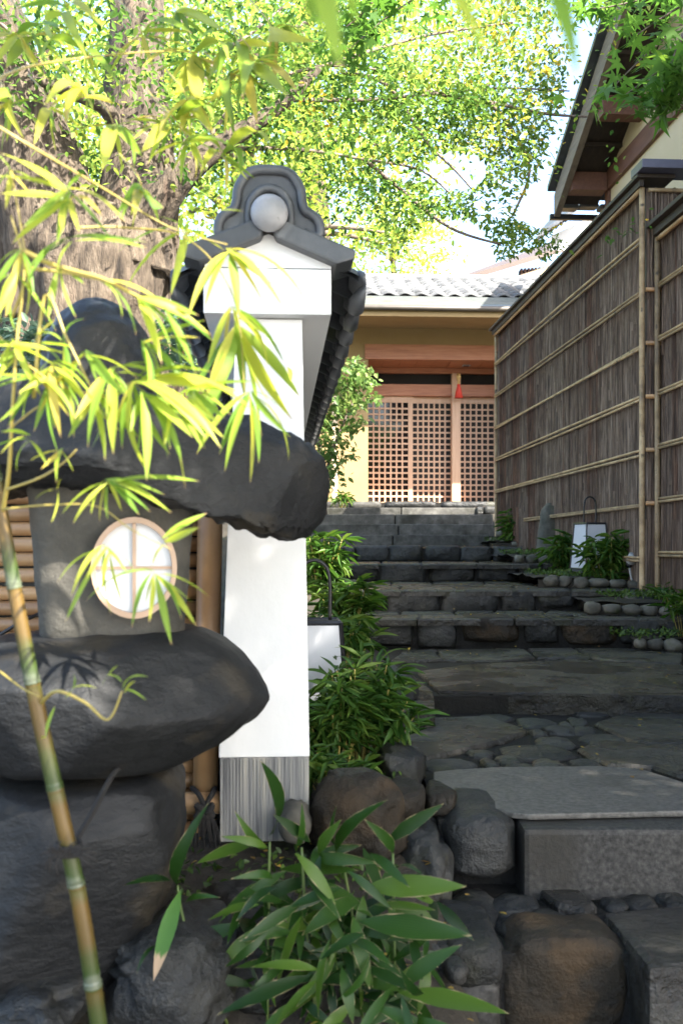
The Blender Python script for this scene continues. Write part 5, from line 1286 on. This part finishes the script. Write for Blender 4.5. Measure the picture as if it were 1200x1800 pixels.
# tie between culm and lantern
ty = thing('rope_tie', 'black cord tying the bamboo culm back to the lantern boulders', 'rope', P(122,1492,1.58)); t0_ = P(122,1492,1.58)
m_ = MB()
for k in range(4):
    c = P(121,1484+k*6,1.60)-t0_; m_.tube([c+Vector((.0195*math.cos(a),.0195*math.sin(a),.002*math.sin(a+k))) for a in np.linspace(0,2*math.pi,15)], .0036, 6)
m_.build('wrap', M['rope'], ty, True)
m_ = MB()
for k in range(12):
    a = rng.uniform(0,6.28); m_.tube(curve_pts([Vector((.012*math.cos(a),-.02,.0)),Vector((.032*math.cos(a),-.028,.015*math.sin(a))),Vector((.045*math.cos(a)+.005,-.02,.028*math.sin(a)-.01))],3), .0018, 4)
m_.build('knot', M['rope'], ty, True)
m_ = MB(); m_.tube(curve_pts([P(130,1484,1.62)-t0_,P(165,1425,1.78)-t0_,P(196,1366,1.92)-t0_,P(214,1346,2.02)-t0_],5), .0055, 7); m_.build('line', M['rope'], ty, True)

# blades hanging close to the lens
nb = thing('hanging_bamboo', 'soft near bamboo blades hanging into the top edge of the view', 'bamboo', P(700,-160,.66)); N0 = P(700,-160,.66)
bb_keep = bb
for b, e_, ws, D in (((560,-70),(600,128),2.2,.60),((540,-60),(556,60),1.5,.62),((745,-60),(858,98),1.6,.60),((940,-60),(1014,140),1.8,.62),((600,-50),(625,40),1.6,.60),((830,-60),(905,30),1.2,.66),((525,-40),(545,50),1.2,.64)):
    put_leaf(P(*b,D), P(*e_,D-.03), BL, nb, face=(rng.gauss(0,.2),-1,.25), wscale=ws*.8)
m_ = MB(); m_.tube(curve_pts([P(1250,-420,.8)-N0,P(950,-75,.63)-N0,P(750,-80,.62)-N0,P(540,-75,.61)-N0],6), .0018, 6); m_.build('branch', M['cane'], nb, True)

# ================================================================== BROAD-LEAVED BAMBOO GRASS
S0 = P(560, 1830, 2.05)
ss = thing('bamboo_grass', 'broad leaved bamboo grass clump with pale leaf edges at the foot of the white wall', 'plant', S0)
def sasa(D, items, ws=1.0, mesh=SL, label=None):
    for b, e_ in items: put_leaf(P(b[0],b[1],D+rng.uniform(-.02,.04)), P(e_[0],e_[1],D-rng.uniform(0,.08)), mesh, ss, face=(rng.gauss(0,.4),-.75+rng.gauss(0,.3),.6), wscale=ws*rng.uniform(.72,1.05), label=label)
sasa(2.1, [((472,1470),(458,1337))], 1.6); sasa(2.1, [((312,1556),(368,1410)),((300,1548),(218,1556)),((325,1590),(388,1578))], 1.15)
sasa(2.05, [((318,1565),(270,1725))], 1.2, SD, 'green leaf with a dry tan tip'); sasa(2.05,[((285,1660),(240,1712))],1.0)
sasa(2.1, [((472,1490),(412,1425)),((545,1480),(480,1432)),((520,1490),(530,1410)),((590,1500),(682,1405)),((600,1490),(592,1415)),((680,1480),(780,1412)),((560,1500),(600,1440)),((470,1490),(388,1470)),((455,1480),(345,1518)),((690,1500),(640,1440))], 1.2)
sasa(2.06, [((480,1545),(405,1545)),((455,1590),(365,1618)),((490,1560),(415,1620)),((525,1590),(430,1650)),((540,1540),(600,1620)),((520,1500),(590,1590)),((610,1530),(690,1600)),((530,1610),(485,1738)),((515,1640),(420,1655)),((640,1560),(820,1558)),((660,1590),(765,1600)),((630,1620),(830,1645)),((620,1610),(650,1740)),((690,1540),(745,1540)),((600,1560),(500,1600)),((650,1500),(720,1560))], 1.15)
sasa(2.02, [((545,1715),(380,1785)),((560,1705),(440,1700)),((560,1720),(480,1810)),((640,1700),(735,1745)),((600,1650),(690,1700)),((700,1740),(812,1660)),((690,1735),(620,1830)),((700,1745),(895,1782)),((705,1750),(735,1850)),((580,1650),(560,1790)),((620,1760),(540,1840)),((745,1745),(700,1700)),((660,1770),(760,1810)),((500,1700),(430,1760)),((470,1640),(395,1700)),((545,1820),(660,1830)),((600,1700),(620,1800)),((720,1790),(850,1830)),((640,1640),(560,1690)),((520,1760),(450,1830)),((650,1680),(590,1760))], 1.2)
for _ in range(185):
    a = rng.uniform(0,6.28); r = rng.uniform(.1,.95); x = 590+200*r*math.cos(a); y = 1645+175*r*math.sin(a); an = rng.gauss(1.5,.95); L = rng.uniform(60,150)
    sasa(2.13+.12*rng.random(), [((x,y),(x+L*math.cos(an), y+L*.75*math.sin(an)))], 1.25)
for pts in (((470,1800),(472,1600),(474,1480)),((560,1830),(540,1650),(530,1490)),((640,1830),(625,1650),(600,1500)),((700,1830),(695,1760),(690,1500)),((400,1800),(330,1640),(312,1556)),((560,1840),(555,1760),(550,1710))):
    m_ = MB(); m_.tube(curve_pts([P(x,y,2.16)-S0 for x,y in pts],5), .0032, 6); m_.build('stem', M['green_stem'], ss, True)
